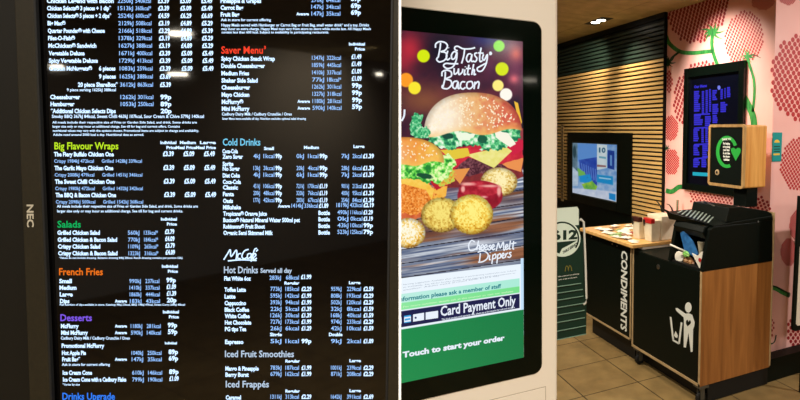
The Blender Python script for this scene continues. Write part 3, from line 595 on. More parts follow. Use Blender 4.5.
strokes += [q2(s) for s in ([(64, 194), (46, 196), (36, 222), (46, 240), (60, 226), (68, 196), (64, 234), (78, 236)], [(98, 188), (84, 192), (86, 206), (96, 220), (88, 238), (74, 234)], [(120, 158), (112, 210), (114, 238), (128, 232)], [(102, 188), (134, 190)], [(134, 196), (128, 218), (138, 230), (156, 196), (150, 246), (128, 288), (104, 292), (98, 276), (116, 264), (150, 246)],
    [(168, 190), (173, 184), (179, 191), (173, 198), (168, 190)])]
strokes += [q3(s) for s in ([(172, 202), (173, 220), (183, 213), (185, 203), (186, 221), (196, 214), (198, 204)], [(204, 206), (202, 221), (208, 219)], [(205, 197), (205.5, 199)], [(216, 192), (212, 218), (218, 221)], [(207, 203), (222, 203)], [(230, 190), (224, 222)], [(225, 212), (232, 206), (231, 221), (237, 219)],
    [(136, 226), (137, 213), (150, 208), (163, 213), (163, 226), (147, 234), (162, 239), (164, 252), (152, 263), (137, 260), (138, 252)], [(146, 212), (145, 232), (139, 258)], [(182, 240), (171, 243), (168, 257), (177, 262), (184, 242), (184, 262), (190, 260)], [(205, 243), (195, 243), (190, 256), (197, 264), (206, 259)], [(221, 241), (211, 245), (210, 259), (218, 263), (227, 256), (226, 244), (221, 241)], [(234, 242), (231, 264)], [(232, 252), (242, 242), (246, 247), (243, 263)])]
for s in strokes: ribbon(b, FK, s, 1.55, 0, NK2, k=4)
b.build('advert_title', KM, root); b = MB()
for s in ([(404.5, 109.5), (404, 116), (401.5, 121)],): ribbon(b, FK, s, 1.8, 0, NK2)
b.build('side_title', KM, root); b = MB()
for s in ([(66, 186), (50, 180), (38, 200), (44, 224), (66, 220), (76, 208)], [(82, 180), (74, 222)], [(76, 206), (86, 200), (86, 220), (92, 218)], [(94, 212), (104, 206), (100, 198), (92, 208), (98, 222), (110, 214)], [(110, 212), (120, 206), (116, 198), (108, 208), (114, 222), (126, 214)], [(138, 200), (128, 204), (136, 214), (130, 222), (122, 218)], [(142, 212), (151, 206), (148, 197), (140, 208), (146, 221), (156, 216)],
          [(160, 226), (170, 190), (178, 214), (192, 186), (194, 222), (200, 218)], [(202, 212), (212, 205), (208, 197), (201, 208), (206, 220), (216, 212)], [(224, 180), (219, 214), (224, 219)], [(238, 182), (234, 214), (240, 218)], [(226, 194), (250, 190)],
          [(90, 236), (86, 272)], [(78, 232), (104, 226), (124, 240), (120, 260), (100, 274), (80, 276)], [(132, 244), (130, 264), (136, 264)], [(134, 232), (134.5, 235)], [(146, 242), (141, 284)], [(145, 248), (157, 240), (158, 256), (145, 262)], [(168, 240), (163, 282)], [(167, 246), (178, 238), (180, 254), (167, 260)], [(186, 250), (195, 244), (192, 236), (185, 246), (190, 258), (198, 254)], [(204, 236), (201, 256)], [(202, 244), (212, 234)], [(228, 232), (218, 236), (226, 246), (220, 254), (210, 252)]):
    ribbon(b, FK, q4(s), 1.25, 0, NK2, k=4)
b.build('dippers_title', KM, root); b = MB()
K('information please ask a member of staff', 398, 299.5, 501, 285.6, 4.2, 1, .03)
K('For more nutrition details ask at the counter or visit our website', 403, 306.8, 513, 291, 1.7, 4, .01)
for i, (ya, yb) in enumerate(((284.5, 270.2), (287.2, 272.8), (290, 275.3))): K(('Serving suggestion. Available after 10:30am at participating restaurants only. Subject', 'to availability. See till for further details. Prices may vary from one restaurant to', 'another. Adults need around 2000 kcal a day.')[i], 403, ya, (516, 515, 500)[i], yb, 1.25, 2, .0)
b.build('information_lines', KM, root); b = MB()
K('Card Payment Only', 440.5, 311.2, 515.5, 299.8, 9.6, 0, .02)
K('This kiosk accepts card payments only, please pay at the counter for cash and vouchers', 441.5, 319.5, 514.5, 306.9, 1.9, 0, .01)
b.build('payment_lettering', KM, root); b = MB()
for (x0, x1, ya, yb, m) in ((395, 401.5, 321.5, 320.5, 0), (404, 410.8, 319.4, 318.4, 3), (413, 424, 318, 316.2, 0), (425.6, 438, 316, 314.2, 0)):
    poly(b, FK, [(x0, ya-3.6), (x1, yb-3.6), (x1, yb+3.6), (x0, ya+3.6)], m, NK2)
poly(b, FK, [(404, 317.2), (410.8, 316.2), (410.8, 321), (404, 322)], 0, (0, -.0012, 0)); poly(b, FK, [(404.6, 318.6), (410.2, 317.6), (410.2, 319.6), (404.6, 320.6)], 3, (0, -.0014, 0)); ell(b, FK, 415.5, 317.6, 1.1, 1.1, 5, 10, 0, (0, -.0012, 0))
b.build('card_icons', KM, root); b = MB()
K('Touch to start your order', 402.5, 354.8, 504.5, 337.2, 5.4, 0, .045)
b.build('touch_lettering', KM, root)

# ------------------------------------------------------------------ rack of table number markers beside the kiosk
TY = 1.30
def tri(y, px_l, px_r, yt, yb_): # helper: outline of a plate between pixel columns at plane y
    F_ = on_y(y); return F_
ys = [283.5, 289.6, 296.3, 303.4, 310.6, 317.8, 326, 334.2]; xr_ = [581.3, 583, 583.6, 584.2, 584.6, 585, 585.8, 586.4]
rootR = thing('marker_rack', (.63, TY+.05, 1.09), 'white wire rack on the side of the kiosk holding green table markers', 'rack')
rows_ = len(ys)
for i in range(rows_):
    y = TY+.011*i; F_ = on_y(y); pr = F_(xr_[i], ys[i]); zb = float(F_(xr_[i], ys[i])[2]); x1 = float(pr[0]); x0 = x1-.128
    z1 = zb+(.158 if i else float(F_(576, 206.5)[2])-zb)
    if i: z1 = zb+.15
    lab = 'topmost green table marker with a pale round 612 badge, on the rack by the kiosk' if i == 0 else 'green table number marker, %s below the 612 marker in the wire rack' % ('first', 'second', 'third', 'fourth', 'fifth', 'sixth', 'lowest')[i-1]
    g = thing('table_marker', ((x0+x1)/2, y, zb), lab, 'table marker', 'green table markers stacked in the wire rack')
    o = MB(); sl = .0 if i else .011
    pts = [(x0, y, zb), (x1, y, zb), (x1-sl*.6, y, z1-.012), (x1-sl*.6-.006, y, z1), (x0+.006, y, z1), (x0, y, z1-.012)]
    o.prism(pts, (0, .005, 0)); o.build('plate', m_green, g, bevel=.0008)
    o = MB(); o.box(x0+.001, x1-.0005, y-.0012, y+.001, zb, zb+.0022); o.build('pale_edge', m_palee, g)
    if i == 0:
        Ft = on_y(y-.0016); Nn = (0, -.0004, 0)
        o = MB(); o.prism([(x0+.003, y-.0014, z1-.05), (x1-.009, y-.0014, z1-.05), (x1-.0095, y-.0014, z1-.008), (x1-.014, y-.0014, z1-.001), (x0+.009, y-.0014, z1-.001), (x0+.003, y-.0014, z1-.008)], (0, .001, 0), 0)
        ell(o, Ft, 562.2, 238.5, 18.3, 18.3, 0, 36, 0, (0, -.0002, 0))
        o.build('number_badge', m_mint, g)
        o = MB()
        for k in range(30):
            a, c_ = math.radians(-215+k*250/30), math.radians(-215+(k+1)*250/30)
            poly(o, Ft, [(562.2+r*math.cos(t), 238.5+r*math.sin(t)) for r, t in ((17.0, a), (17.0, c_), (15.4, c_), (15.4, a))], 0, Nn)
        line_px(o, Ft, '612', 551.8, 235.6, 8.6, 577.3, 0, .05, Nn, y1=234.2)
        poly(o, Ft, [(547, 243), (577, 240.4), (568, 245.5), (562, 248.5), (559.5, 253.5), (550, 250)], 0, Nn)
        line_px(o, Ft, 'TABLE SERVICE', 562.5, 252.8, 2.6, 577.5, 0, .05, Nn, y1=243.4)
        tag(o.build('badge_lettering', m_green, g), 'dark green 612 in a ring over small lettering')
        o = MB()
        ribbon(o, Ft, [(565, 271.5), (565.8, 267), (567, 265.8), (568, 268), (568.3, 271), (568.6, 268), (569.6, 265.6), (570.9, 266.8), (571.8, 271)], .6, 0, Nn)
        o.build('arches_logo', m_gold, g)
        o = MB(); line_px(o, Ft, 'Take a seat and we will bring', 557.5, 276.6, 1.2, 579, 0, .02, Nn, y1=273.6); line_px(o, Ft, 'your order to the table', 558.5, 279.6, 1.2, 577, 0, .02, Nn, y1=277); o.build('small_lettering', m_wire, g)
yb2 = TY+.011*rows_+.012
Fr = on_y(TY+.004); zlo = float(hit(586, 337, 1, TY+.1)[2])
A_ = lambda x, y, d=0: on_y(TY+.012+d)(x, y)
o = MB()
o.tube([A_(578, 221), A_(581, 219.2), A_(583.6, 222), A_(584.2, 232), A_(585.4, 262), A_(586.6, 298), A_(586, 302.5), A_(583.5, 304.5)], .0032, 10); o.build('side_wire', m_wire, rootR, smooth=True)
o = MB(); o.box(KX1, KX1+.006, TY-.01, TY+.12, zlo+.0, 1.44); o.build('mounting_plate', m_wire, rootR, bevel=.001)
o = MB(); o.box(KX1+.004, .70, TY+.104, TY+.11, zlo+.02, 1.36); o.build('back_plate', m_black, rootR, bevel=.001)
# ------------------------------------------------------------------ condiment counter
FX = 2.246; Fx = on_x(FX-.0008); NX = (-.0008, 0, 0)
BY0, BY1 = 2.61, 3.385; CY0, CY1 = 3.40, 4.10
g = thing('condiment_cabinet', (2.56, 3.75, 0), 'black condiment cabinet with pale wood edging and white upright lettering', 'cabinet')
b = MB(); b.box(FX+.004, 2.90, CY0, CY1, .085, .805); b.build('carcass', m_black, g, bevel=.002)
b = MB(); b.box(FX+.05, 2.88, CY0+.01, CY1-.03, FLOOR, .085); b.build('plinth', m_rubber, g)
b = MB(); b.box(FX, FX+.004, CY0+.022, CY1-.006, .105, .795); b.build('front_door', m_black, g, bevel=.001)
b = MB(); b.box(FX-.001, FX+.004, CY0, CY0+.014, .085, .80); b.box(FX-.001, FX+.004, CY0, CY1, .085, .101); b.build('wood_edging', m_edge, g, bevel=.0008)
b = MB()
P0 = Fx(621.6, 249.5); z1 = P0[2]; z0 = float(Fx(621.6, 329.0)[2]); yl = float(P0[1])
v, f = glyphs('CONDIMENTS', .03)
Pc = Fx(620.5, 290); Pd = Fx(626.2, 290); cw = abs(Pc[1]-Pd[1])
put(b, 'CONDIMENTS', (FX-.001, Fx(621.6, 250)[1], z1-.004), (0, 0, -1), (0, -cw, 0), 0, .035, (0, 0, 0), width=z1-z0)
b.build('cabinet_lettering', m_wprint, g)
for x, y in ((591.5, 237), (612.3, 244), (617.2, 246)):
    b = MB(); b.lathe(Fx(x, y), [(.008, -.002), (.007, .003), (.002, .004)], 12, 0, ax=(-1, 0, 0)); b.build('bolt', m_steel, g)
b = MB(); b.box(2.20, XS-.002, 3.315, 4.135, .808, .834); wt = b.build('worktop', m_top, None, bevel=.004)
tag(wt, 'light wood worktop over the condiment cabinet, littered with sachets', 'worktop')
b = MB(); b.box(2.29, 2.62, 3.32, 3.39, .7895, .8075); o = b.build('spacer_board', m_cream, None, bevel=.002); tag(o, 'small cream board under the near end of the wood worktop', 'board')

# ------------------------------------------------------------------ waste bin cabinet
g = thing('waste_bin', (2.56, 3.0, 0), 'waste bin cabinet with oak side, black front and a white figure dropping litter', 'bin')
b = MB(); b.box(FX+.004, 2.868, BY0+.018, BY1, .06, .787); b.build('carcass', m_black, g)
b = MB(); b.box(FX+.006, 2.868, BY0, BY0+.017, .05, .787); b.build('oak_side', m_oakv, g, bevel=.001)
b = MB(); b.box(FX, FX+.004, BY0+.02, BY1-.022, .078, .783); b.build('front_door', m_black, g, bevel=.001)
b = MB(); b.box(FX+.09, 2.765, BY0+.11, BY1-.03, FLOOR+.004, .06); b.box(2.325, 2.86, BY0+.008, BY0+.02, FLOOR+.006, .049); b.build('underframe_shade', m_rubber, g)  # second box: thin black strip standing in for shade below the oak side
b = MB()
for bx in ((BY1-.016, BY1, .06, .79), (BY0, BY0+.013, .05, .787), (BY0, BY1, .05, .068)): b.box(FX-.001, FX+.005, *bx)
b.build('wood_edging', m_edge, g, bevel=.0008)
b = MB(); q5 = lambda P_: [(640+x/5, 290+y/5) for x, y in P_]
ell(b, Fx, 640+242/5, 290+87/5, 3.3, 5.2, 0, 20, 0, NX)
poly(b, Fx, q5([(178, 92), (186, 89), (228, 118), (244, 116), (262, 124), (274, 162), (272, 180), (266, 196), (264, 308), (254, 310), (243, 214), (230, 288), (219, 286), (220, 150), (218, 136), (182, 104)]), 0, NX)
for s in ([(149, 133), (158, 136), (171, 250), (162, 250)], [(162, 244), (196, 262), (194, 272), (163, 254)], [(204, 160), (213, 164), (200, 270), (191, 268)]): poly(b, Fx, q5(s), 0, NX)
poly(b, Fx, q5([(178, 205), (184, 215), (190, 228), (186, 240), (176, 236), (170, 226), (174, 216)]), 0, NX)
b.build('litter_figure', m_wprint, g)
b = MB(); poly(b, Fx, q5([(238, 182), (231, 168), (231, 156), (236, 148), (241, 152), (244, 160), (247, 152), (253, 152), (256, 162), (252, 170)]), 0, (-.0016, 0, 0)); b.build('figure_heart', m_black, g)
b = MB(); b.lathe(Fx(658.3, 266.8), [(.017, -.002), (.017, .003), (.013, .004)], 18, 0, ax=(-1, 0, 0)); lk = b.build('lock', m_steel, g)
b = MB(); b.box(FX-.0062, FX-.0045, 3.046, 3.052, float(Fx(658.3, 268)[2])-.008, float(Fx(658.3, 268)[2])+.012); 
for i, (cx, cy) in enumerate(((2.283, 2.636), (2.80, 2.68), (2.283, 3.33), (2.80, 3.33))):
    c_ = MB(); c_.box(cx-.035, cx+.035, cy-.035, cy+.035, .036, .0495, 1)
    c_.box(cx-.016, cx+.016, cy-.019, cy-.014, FLOOR+.03, .04, 1); c_.box(cx-.016, cx+.016, cy+.014, cy+.019, FLOOR+.03, .04, 1)
    c_.lathe((cx, cy-.012, FLOOR+.0385), [(.03, 0), (.0385, .004), (.0385, .02), (.03, .024)], 18, 0, ax=(0, 1, 0)); c_.build('caster', [m_rubber, m_cast], g)
# moulded hood with the drop opening and the tray shelf on top
m_rib = mat('shelf ribs', (150, 165, 160), .3)
HY0, HY1 = BY0-.002, 2.965
side = [(FX+.004, .789), (2.305, 1.05), (2.335, 1.066), (2.85, 1.066), (2.868, .789)]
b = MB(); b.prism([(x, HY0, z) for x, z in side], (0, .03, 0)); b.prism([(x, HY1-.03, z) for x, z in side], (0, .03, 0))
b.box(2.50, 2.86, HY0+.03, HY1-.03, .789, 1.066); b.prism([(2.27, HY0+.03, 1.03), (2.29, HY0+.03, 1.066), (2.50, HY0+.03, 1.066), (2.50, HY0+.03, 1.02), (2.30, HY0+.03, .985)], (0, HY1-HY0-.06, 0))
b.build('hood', m_blackp, g, bevel=.004)
b = MB()
T4 = [(2.235, HY1+.008, 1.122), (2.325, HY0-.003, 1.074), (2.846, HY0-.003, 1.10), (2.846, HY1+.008, 1.13)]; B4 = [(2.262, HY1+.008, 1.067), (2.338, HY0-.003, 1.0675), (2.852, HY0-.003, 1.0675), (2.852, HY1+.008, 1.067)]
b.add(B4+T4, [(3, 2, 1, 0), (4, 5, 6, 7), (0, 1, 5, 4), (1, 2, 6, 5), (2, 3, 7, 6), (3, 0, 4, 7)])
b.prism([(2.850, HY0+.001, 1.09), (2.846, HY0+.001, 1.112), (2.80, HY0+.001, 1.134), (2.55, HY0+.001, 1.176), (2.46, HY0+.001, 1.176), (2.435, HY0+.001, 1.085)], (0, HY1-HY0-.004, 0))
b.prism([(2.236, HY1+.01, 1.118), (2.205, HY1+.01, 1.136), (2.205, HY1+.01, 1.144), (2.25, HY1+.01, 1.124)], (0, -.03, 0))
b.build('tray_shelf', m_blackp, g, bevel=.005, seg=3)
tn = np.cross(np.array(T4[1])-np.array(T4[0]), np.array(T4[2])-np.array(T4[0])); tn /= np.linalg.norm(tn)
def on_tray(x, y): d = ray(x, y); q0 = np.array(T4[0])+np.array((0, 0, .006)); return ORG+d*(((q0-ORG)@tn)/(d@tn))
for (x0_, y0_), (x1_, y1_) in (((677.8, 212.9), (682.3, 210.6)), ((681.8, 214.6), (687.5, 210.2)), ((686, 216), (691.5, 210.4)), ((689.8, 217.2), (695.8, 210.9)), ((693.4, 218.4), (699.4, 211.6)), ((697, 219.4), (703, 212.6)), ((700.6, 220.4), (706.6, 213.8)), ((704.2, 221.4), (710, 215.4)), ((707.8, 222.6), (713.2, 217))):
    b = MB(); b.prism([on_tray(x0_-.8, y0_), on_tray(x0_+.9, y0_+.2), on_tray(x1_+.7, y1_+.2), on_tray(x1_-.7, y1_)], (0, 0, .002)); b.build('shelf_rib', m_rib, g)
b = MB(); b.tube([(2.50, 2.86, 1.179), (2.47, 2.80, 1.177), (2.455, 2.74, 1.172)], .005, 8); b.build('hinge_pin', m_steel, g)
b = MB(); b.lathe((2.49, 2.90, 1.1755), [(.012, 0), (.012, .006), (.008, .008)], 12); b.build('latch', m_steel, g)
b = MB(); b.box(2.86, 2.874, BY0-.003, HY1, .06, 1.12); b.build('rear_edging', m_edge, g, bevel=.002)
b = MB()
for x, y in ((763, 221.5),): b.lathe(on_y(HY0-.001)(x-5, y), [(.006, 0), (.006, .003), (.003, .005)], 12, 0, ax=(0, -1, 0))
b.build('screw', m_steel, g)

# litter lying in the opening
def litter(name, label, cat, mb, mats, **k): return tag(mb.build(name, mats, None, **k), label, cat, 'litter in the bin opening')
L = on_x(2.33)
m_bluec = noisy('blue carton', (24, 84, 150), (50, 120, 190), (30, 30, 30)); m_paper = noisy('white paper', (236, 232, 222), (250, 246, 236), (30, 30, 30)); m_lime = noisy('lime wrapper', (120, 210, 90), (180, 232, 140), (60, 60, 60)); m_brown = noisy('brown wrapper', (150, 96, 60), (214, 170, 120), (50, 50, 50)); m_redp = mat('red print', (190, 40, 40), .5)
def quadbox(F0, pts, th, m=0):
    o = MB(); o.prism([F0(*p) for p in pts], (th, 0, 0), m); return o
o = quadbox(on_x(2.29), [(680, 233), (683.5, 231), (692, 241), (697.5, 254), (695, 258), (684, 250)], .012); litter('drink_carton', 'crushed blue carton standing up in the bin opening', 'carton', o, m_bluec, bevel=.002)
o = MB(); o.tube([on_x(2.218)(670, 244.5), on_x(2.30)(689, 253)], .0062, 10); litter('straw', 'white straw sticking out of the bin opening', 'straw', o, m_paper, smooth=True)
def crumple(cx, cy, F0, rx, ry, rz, seed):
    import bmesh
    bm = bmesh.new(); bmesh.ops.create_icosphere(bm, subdivisions=3, radius=1); rs = np.random.RandomState(seed); ph = rs.uniform(0, 6, 6); c = F0(cx, cy)
    o = MB(); vs = []
    for v_ in bm.verts:
        x, y, z = v_.co; k = 1+.16*math.sin(5*x+ph[0])*math.cos(6*y+ph[1])+.12*math.sin(9*z+ph[2]+4*x)+.08*rs.uniform(-1, 1)
        vs.append((c[0]+x*rx*k, c[1]+y*ry*k, c[2]+z*rz*k))
    o.add(vs, [tuple(q.index for q in fc.verts) for fc in bm.faces]); bm.free(); return o
litter('lime_wrapper', 'crumpled lime green wrapper under the blue carton', 'wrapper', crumple(686, 254, on_x(2.285), .012, .034, .020, 1), m_lime)
litter('food_wrapper', 'crumpled brown food wrapper at the bottom of the bin opening', 'wrapper', crumple(689, 262, on_x(2.31), .02, .055, .034, 2), m_brown)
c = on_x(2.285)(679.3, 256.5); o = MB(); o.lathe(c, [(.030, -.03), (.034, .0), (.036, .003), (.028, .004)], 20, 0, ax=(-.9, -.2, .1)); litter('paper_cup', 'white paper cup lying on its side at the far end of the bin opening', 'cup', o, m_paper)
o = quadbox(on_x(2.272), [(691.5, 253), (697, 256), (701.5, 251.5), (703, 255), (701.5, 267), (700, 270)], .01); litter('napkin', 'folded white napkin at the near corner of the bin opening', 'napkin', o, m_paper, bevel=.002)
c = on_x(2.33)(701.5, 248); o = MB(); o.lathe(c, [(.016, -.035), (.027, .035), (.029, .038)], 18); litter('clear_cup', 'upright pale grey cup behind the napkin in the bin opening', 'cup', o, noisy('pale cup', (170, 162, 140), (196, 186, 160), (9, 9, 9)))
o = MB(); o.lathe(on_x(2.268)(700, 260), [(.013, 0), (.013, .003)], 14, 0, ax=(-1, 0, 0)); litter('bottle_cap', 'small red cap stuck on the white napkin in the bin opening', 'cap', o, m_redp)
b = MB(); b.box(2.262, 2.498, BY0+.035, HY1-.035, .789, .800); 
o = b.build('bin_throat', m_rubber, g)

# ------------------------------------------------------------------ arrow sign box on its post
SXF = 2.65; Fs = on_x(SXF-.001)
g = thing('arrow_sign', (2.72, 2.76, 1.156), 'boxy oak sign with a green curved arrow on black, on a post above the bin', 'sign')
b = MB(); b.box(SXF+.008, 2.858, 2.682, 3.025, 1.283, 1.703); b.build('housing', m_oakbox, g, bevel=.012, seg=4)
ztl, ztr, zbl, zbr = 1.703, 1.707, 1.281, 1.283
b = MB(); Yl, Yr = 3.03, 2.678; z0, z1 = 1.280, 1.708; w = .02
def rr_yz(y0, y1, z0, z1, x, r, n=5):
    P_ = []
    for cy, cz, a in ((y1-r, z1-r, 0), (y0+r, z1-r, 90), (y0+r, z0+r, 180), (y1-r, z0+r, 270)):
        for k in range(n+1):
            t = math.radians(a+90*k/n); P_.append((x, cy+r*math.cos(t), cz+r*math.sin(t)))
    return P_
out = rr_yz(Yr, Yl, z0, z1, SXF-.006, .022); inn = rr_yz(Yr+.019, Yl-.019, z0+.019, z1-.019, SXF-.006, .008); n = len(out)
for i in range(n):
    j = (i+1) % n; b.prism([out[i], out[j], inn[j], inn[i]], (.016, 0, 0))
b.build('rim', m_frame, g)
b = MB(); b.prism(rr_yz(Yr+.018, Yl-.018, z0+.018, z1-.018, SXF, .008), (.006, 0, 0)); b.build('face_panel', m_black, g)
b = MB(); Fa = on_x(SXF-.0008); q6 = lambda x, y: (700+x/6.667, 115+y/6.667)
arc = [q6(180+math.cos(math.radians(a))*62, 246+math.sin(math.radians(a))*96) for a in range(70, 346, 12)]
ribbon(b, Fa, arc, 3.3, 0, (0, 0, 0), k=3)
hx, hy = q6(240, 235)
poly(b, Fa, [q6(*p) for p in ((205, 230), (212, 220), (226, 218), (238, 228), (252, 218), (266, 220), (273, 232), (270, 250), (238, 306), (210, 250))], 0, (-.0002, 0, 0)); b.build('curved_arrow', m_arrow, g)
b = MB()
for k, s in enumerate(('For helping', 'us by putting', 'your litter', 'in our bins', 'for cleaner', 'tables')):
    wd = (46, 48, 44, 46, 44, 40)[k]; y = 190+k*21.5
    x0, y0 = q6(177-wd/2, y-1); x1, y1 = q6(177+wd/2, y+1); line_px(b, Fa, s, x0, y0, 1.9, x1, 0, .07, (-.0004, 0, 0), y1=y1)
x0, y0 = q6(146, 164); x1, y1 = q6(208, 158); line_px(b, Fa, 'THANK YOU', x0, y0, 1.9, x1, 0, .05, (-.0006, 0, 0), y1=y1)
b.build('face_lettering', m_wprint, g)
b = MB(); b.lathe(Fa(*q6(116, 382)), [(.020, -.001), (.020, .004), (.016, .005)], 20, 0, ax=(-1, 0, 0)); b.build('lock', m_edge, g)
b = MB(); b.lathe(Fa(*q6(116, 382)), [(.010, .0045), (.010, .0062), (.008, .0064)], 16, 0, ax=(-1, 0, 0)); b.build('keyhole', m_rubber, g)
b = MB(); b.box(2.70, 2.80, 2.70, 2.825, 1.153, 1.285); b.build('post', m_blackp, g, bevel=.003)

# ------------------------------------------------------------------ wall menu monitor (pink wall)
MX = 2.950; g = thing('wall_menu_monitor', (MX+.03, 3.24, 1.18), 'black framed upright menu monitor with dim blue lettering on the berry wall', 'monitor')
MY0, MY1, MZ0, MZ1 = 2.991, 3.680, 1.176, 2.175
b = MB(); b.box(MX+.006, XW, MY0+.01, MY1-.01, MZ0+.01, MZ1-.01); b.build('back_box', m_blackp, g, bevel=.003)
b = MB(); w = .055
for bx in ((MY0, MY0+w, MZ0, MZ1), (MY1-w, MY1, MZ0, MZ1), (MY0+w, MY1-w, MZ0, MZ0+w), (MY0+w, MY1-w, MZ1-w-.02, MZ1)): b.box(MX-.02, MX+.012, *bx)
b.build('frame', m_blackg, g, bevel=.003)
b = MB(); b.box(MX+.001, MX+.006, MY0+w, MY1-w, MZ0+w, MZ1-w-.02); b.build('glass', mat('monitor glass', (5, 7, 20), .15), g)
b = MB(); Fm = on_x(MX+.0005); sm = [emit('monitor blue', (58, 52, 206)), emit('monitor pale', (120, 130, 236)), emit('monitor teal', (40, 170, 190))]
rs = np.random.RandomState(3)
q7 = lambda x, y: (685+x/6.15, 60+y/6.15)
x0, y0 = q7(56, 166); x1, y1 = q7(134, 157); line_px(b, Fm, 'Our Menu', x0, y0, 2.6, x1, 0, .06, (0, 0, 0), y1=y1)
x, y = q7(209, 170); ell(b, Fm, x, y, 1.5, 2.2, 1, 14)
def bars(xa, xb, ya, yb, step, fill=.75, jag=.5):
    y = ya
    while y < yb:
        sl = -.115*(1-(y-70)/68.); e = xb-(xb-xa)*jag*rs.rand(); h = step*fill*.5
        poly(b, Fm, [(xa, y-h), (e, y-h+sl*(e-xa)), (e, y+h+sl*(e-xa)), (xa, y+h)], 0); y += step
for xa, xb, ya, yb, jg in ((694, 700.5, 92, 112, .4), (701.8, 704.2, 92, 113, .15), (705.6, 708, 91, 113, .15), (709, 711.2, 90, 112, .2), (712.4, 718, 91, 101, .6), (712.4, 719, 105, 114, .5), (720.5, 723, 90, 99, .2), (724.4, 725.8, 89, 98, .2), (727, 730.5, 88, 98, .3), (720.5, 728, 103, 113, .4),
                           (694, 703, 116, 126, .5), (705, 711, 117, 126, .3), (712.6, 719, 116, 124, .4), (693.5, 700, 130, 142, .4), (701.4, 704, 129, 143, .2), (705.4, 708.2, 129, 142, .2), (693.5, 701, 146, 156, .5), (702.4, 708, 146, 157, .3), (693.3, 700, 160, 168, .5), (701.5, 707, 160, 168, .3), (709.5, 711.5, 130, 160, .3)):
    bars(xa, xb, ya, yb, 2.1, .8, jg)
poly(b, Fm, [(692.6, 172), (711, 173), (711, 176.6), (692.6, 175.4)], 2)
for xa, xb, y in ((694, 710, 114), (694, 708, 127.5), (694, 709, 144), (694, 707, 158)): poly(b, Fm, [(xa, y), (xb, y-.9), (xb, y+.6), (xa, y+1.4)], 0)
b.build('monitor_lettering', sm, g)

# ------------------------------------------------------------------ screen set in the slatted wall
tl, tr = on_x(XS-.02)(567.2, 132.3), on_x(XS-.02)(631.8, 133.2); bl, br = on_x(XS-.02)(567.2, 200.7), on_x(XS-.02)(631, 215)
TY0, TY1, TZ0, TZ1 = float(tr[1]), float(tl[1]), float((bl[2]+br[2])/2), float(tl[2])
g = thing('wall_screen', (XS, (TY0+TY1)/2, TZ0), 'wide screen in a deep black surround showing blue pictures, set in the slatted wall', 'screen')
sl_, sr_ = on_x(XS-.012)(572.6, 160), on_x(XS-.012)(617, 160); SYa, SYb = float(sr_[1]), float(sl_[1]); SZa = float(on_x(XS-.012)(595, 197.3)[2]); SZb = float(on_x(XS-.012)(595, 143.8)[2])
b = MB(); wi = .012
for bx in ((TY0, SYa-wi, TZ0, TZ1), (SYb+wi, TY1, TZ0, TZ1), (SYa-wi, SYb+wi, TZ0, SZa-wi), (SYa-wi, SYb+wi, SZb+wi, TZ1)): b.box(XS-.02, XS+.012, *bx)
b.build('surround', m_blackg, g, bevel=.003)
b = MB()
for bx in ((SYa-wi, SYa, SZa-wi, SZb+wi), (SYb, SYb+wi, SZa-wi, SZb+wi), (SYa, SYb, SZa-wi, SZa), (SYa, SYb, SZb, SZb+wi)): b.box(XS-.016, XS+.01, *bx)
b.build('inner_rim', mat('satin black rim', (52, 60, 56), .35), g)
def tvp(p):
    X, Y = p.X, p.Y; n = fbm(X, Y, .3, 21, 3); p.fill(mixc((96, 146, 206), (170, 196, 226), n*1.3-.2+(Y-170)/90))
    p.poly([(572, 140), (577.5, 140), (577.5, 182), (572, 182)], mixc((70, 100, 116), (120, 150, 170), n)); p.poly([(572, 166), (578, 172), (578, 186), (572, 186)], mixc((150, 180, 210), (220, 232, 244), n)); p.ell(574.5, 152, 1.6, 6, (40, 70, 80))
    p.poly([(578, 144), (597, 144), (597, 158), (590, 158), (578, 162)], (96, 150, 220), soft=1); p.poly([(579, 160), (597, 157), (597, 188), (588, 178), (580, 168)], mixc((30, 60, 160), (60, 100, 196), n))
    for k in range(7): p.poly([(581+k*2.3, 163+k), (581.9+k*2.3, 162.8+k), (583+k*2.3, 172+k*1.6), (582+k*2.3, 172+k*1.6)], (96, 134, 214))
    p.poly([(578, 168), (584, 172), (590, 180), (586, 184), (578, 176)], (120, 190, 90), wob=2); p.poly([(579, 176), (590, 174), (593, 184), (580, 182)], (30, 150, 220), soft=1); p.poly([(582, 184), (592, 181), (597, 186), (596, 190), (584, 189)], mixc((70, 160, 80), (190, 220, 60), n), wob=1.5)
    p.poly([(597, 144), (607, 145), (607, 168), (597, 170)], mixc((190, 212, 220), (224, 234, 236), n)); p.poly([(599, 147.5), (600.4, 147.5), (600.4, 152.5), (599, 152.5)], (30, 90, 120)); p.ell(603.6, 150.2, 1.9, 2.6, (30, 90, 120)); p.ell(603.6, 150.2, .8, 1.4, (190, 210, 220))
    p.poly([(599, 156), (606, 157), (606, 159), (599, 158)], (110, 170, 190)); p.poly([(597, 164.5), (606, 165.5), (606, 167.2), (597, 166.8)], (150, 110, 110))
    p.poly([(607.6, 150), (614.4, 151), (614.4, 170), (607.6, 168)], mixc((20, 50, 130), (40, 80, 170), n)); p.poly([(610, 155), (612, 155.4), (612, 166), (610, 165.4)], (100, 150, 210))
    p.poly([(597, 174.5), (613, 176.5), (613, 185), (597, 182)], (24, 146, 210), soft=1); p.poly([(599, 177), (611, 178.6), (611, 179.8), (599, 178.4)], (170, 214, 236)); p.poly([(572, 188), (597, 190), (618, 192), (618, 204), (572, 196)], mixc((180, 196, 226), (226, 232, 244), n), soft=1.2)
    p.poly([(609, 193), (615.5, 194.2), (615.5, 201), (609, 199)], (30, 140, 210), soft=.8)
picture('lit_picture', (XS-.012, SYb, SZb), (XS-.012, SYa, SZb), (XS-.012, SYb, SZa), 150, 180, tvp, screen_mat('wall screen picture', .72), g)
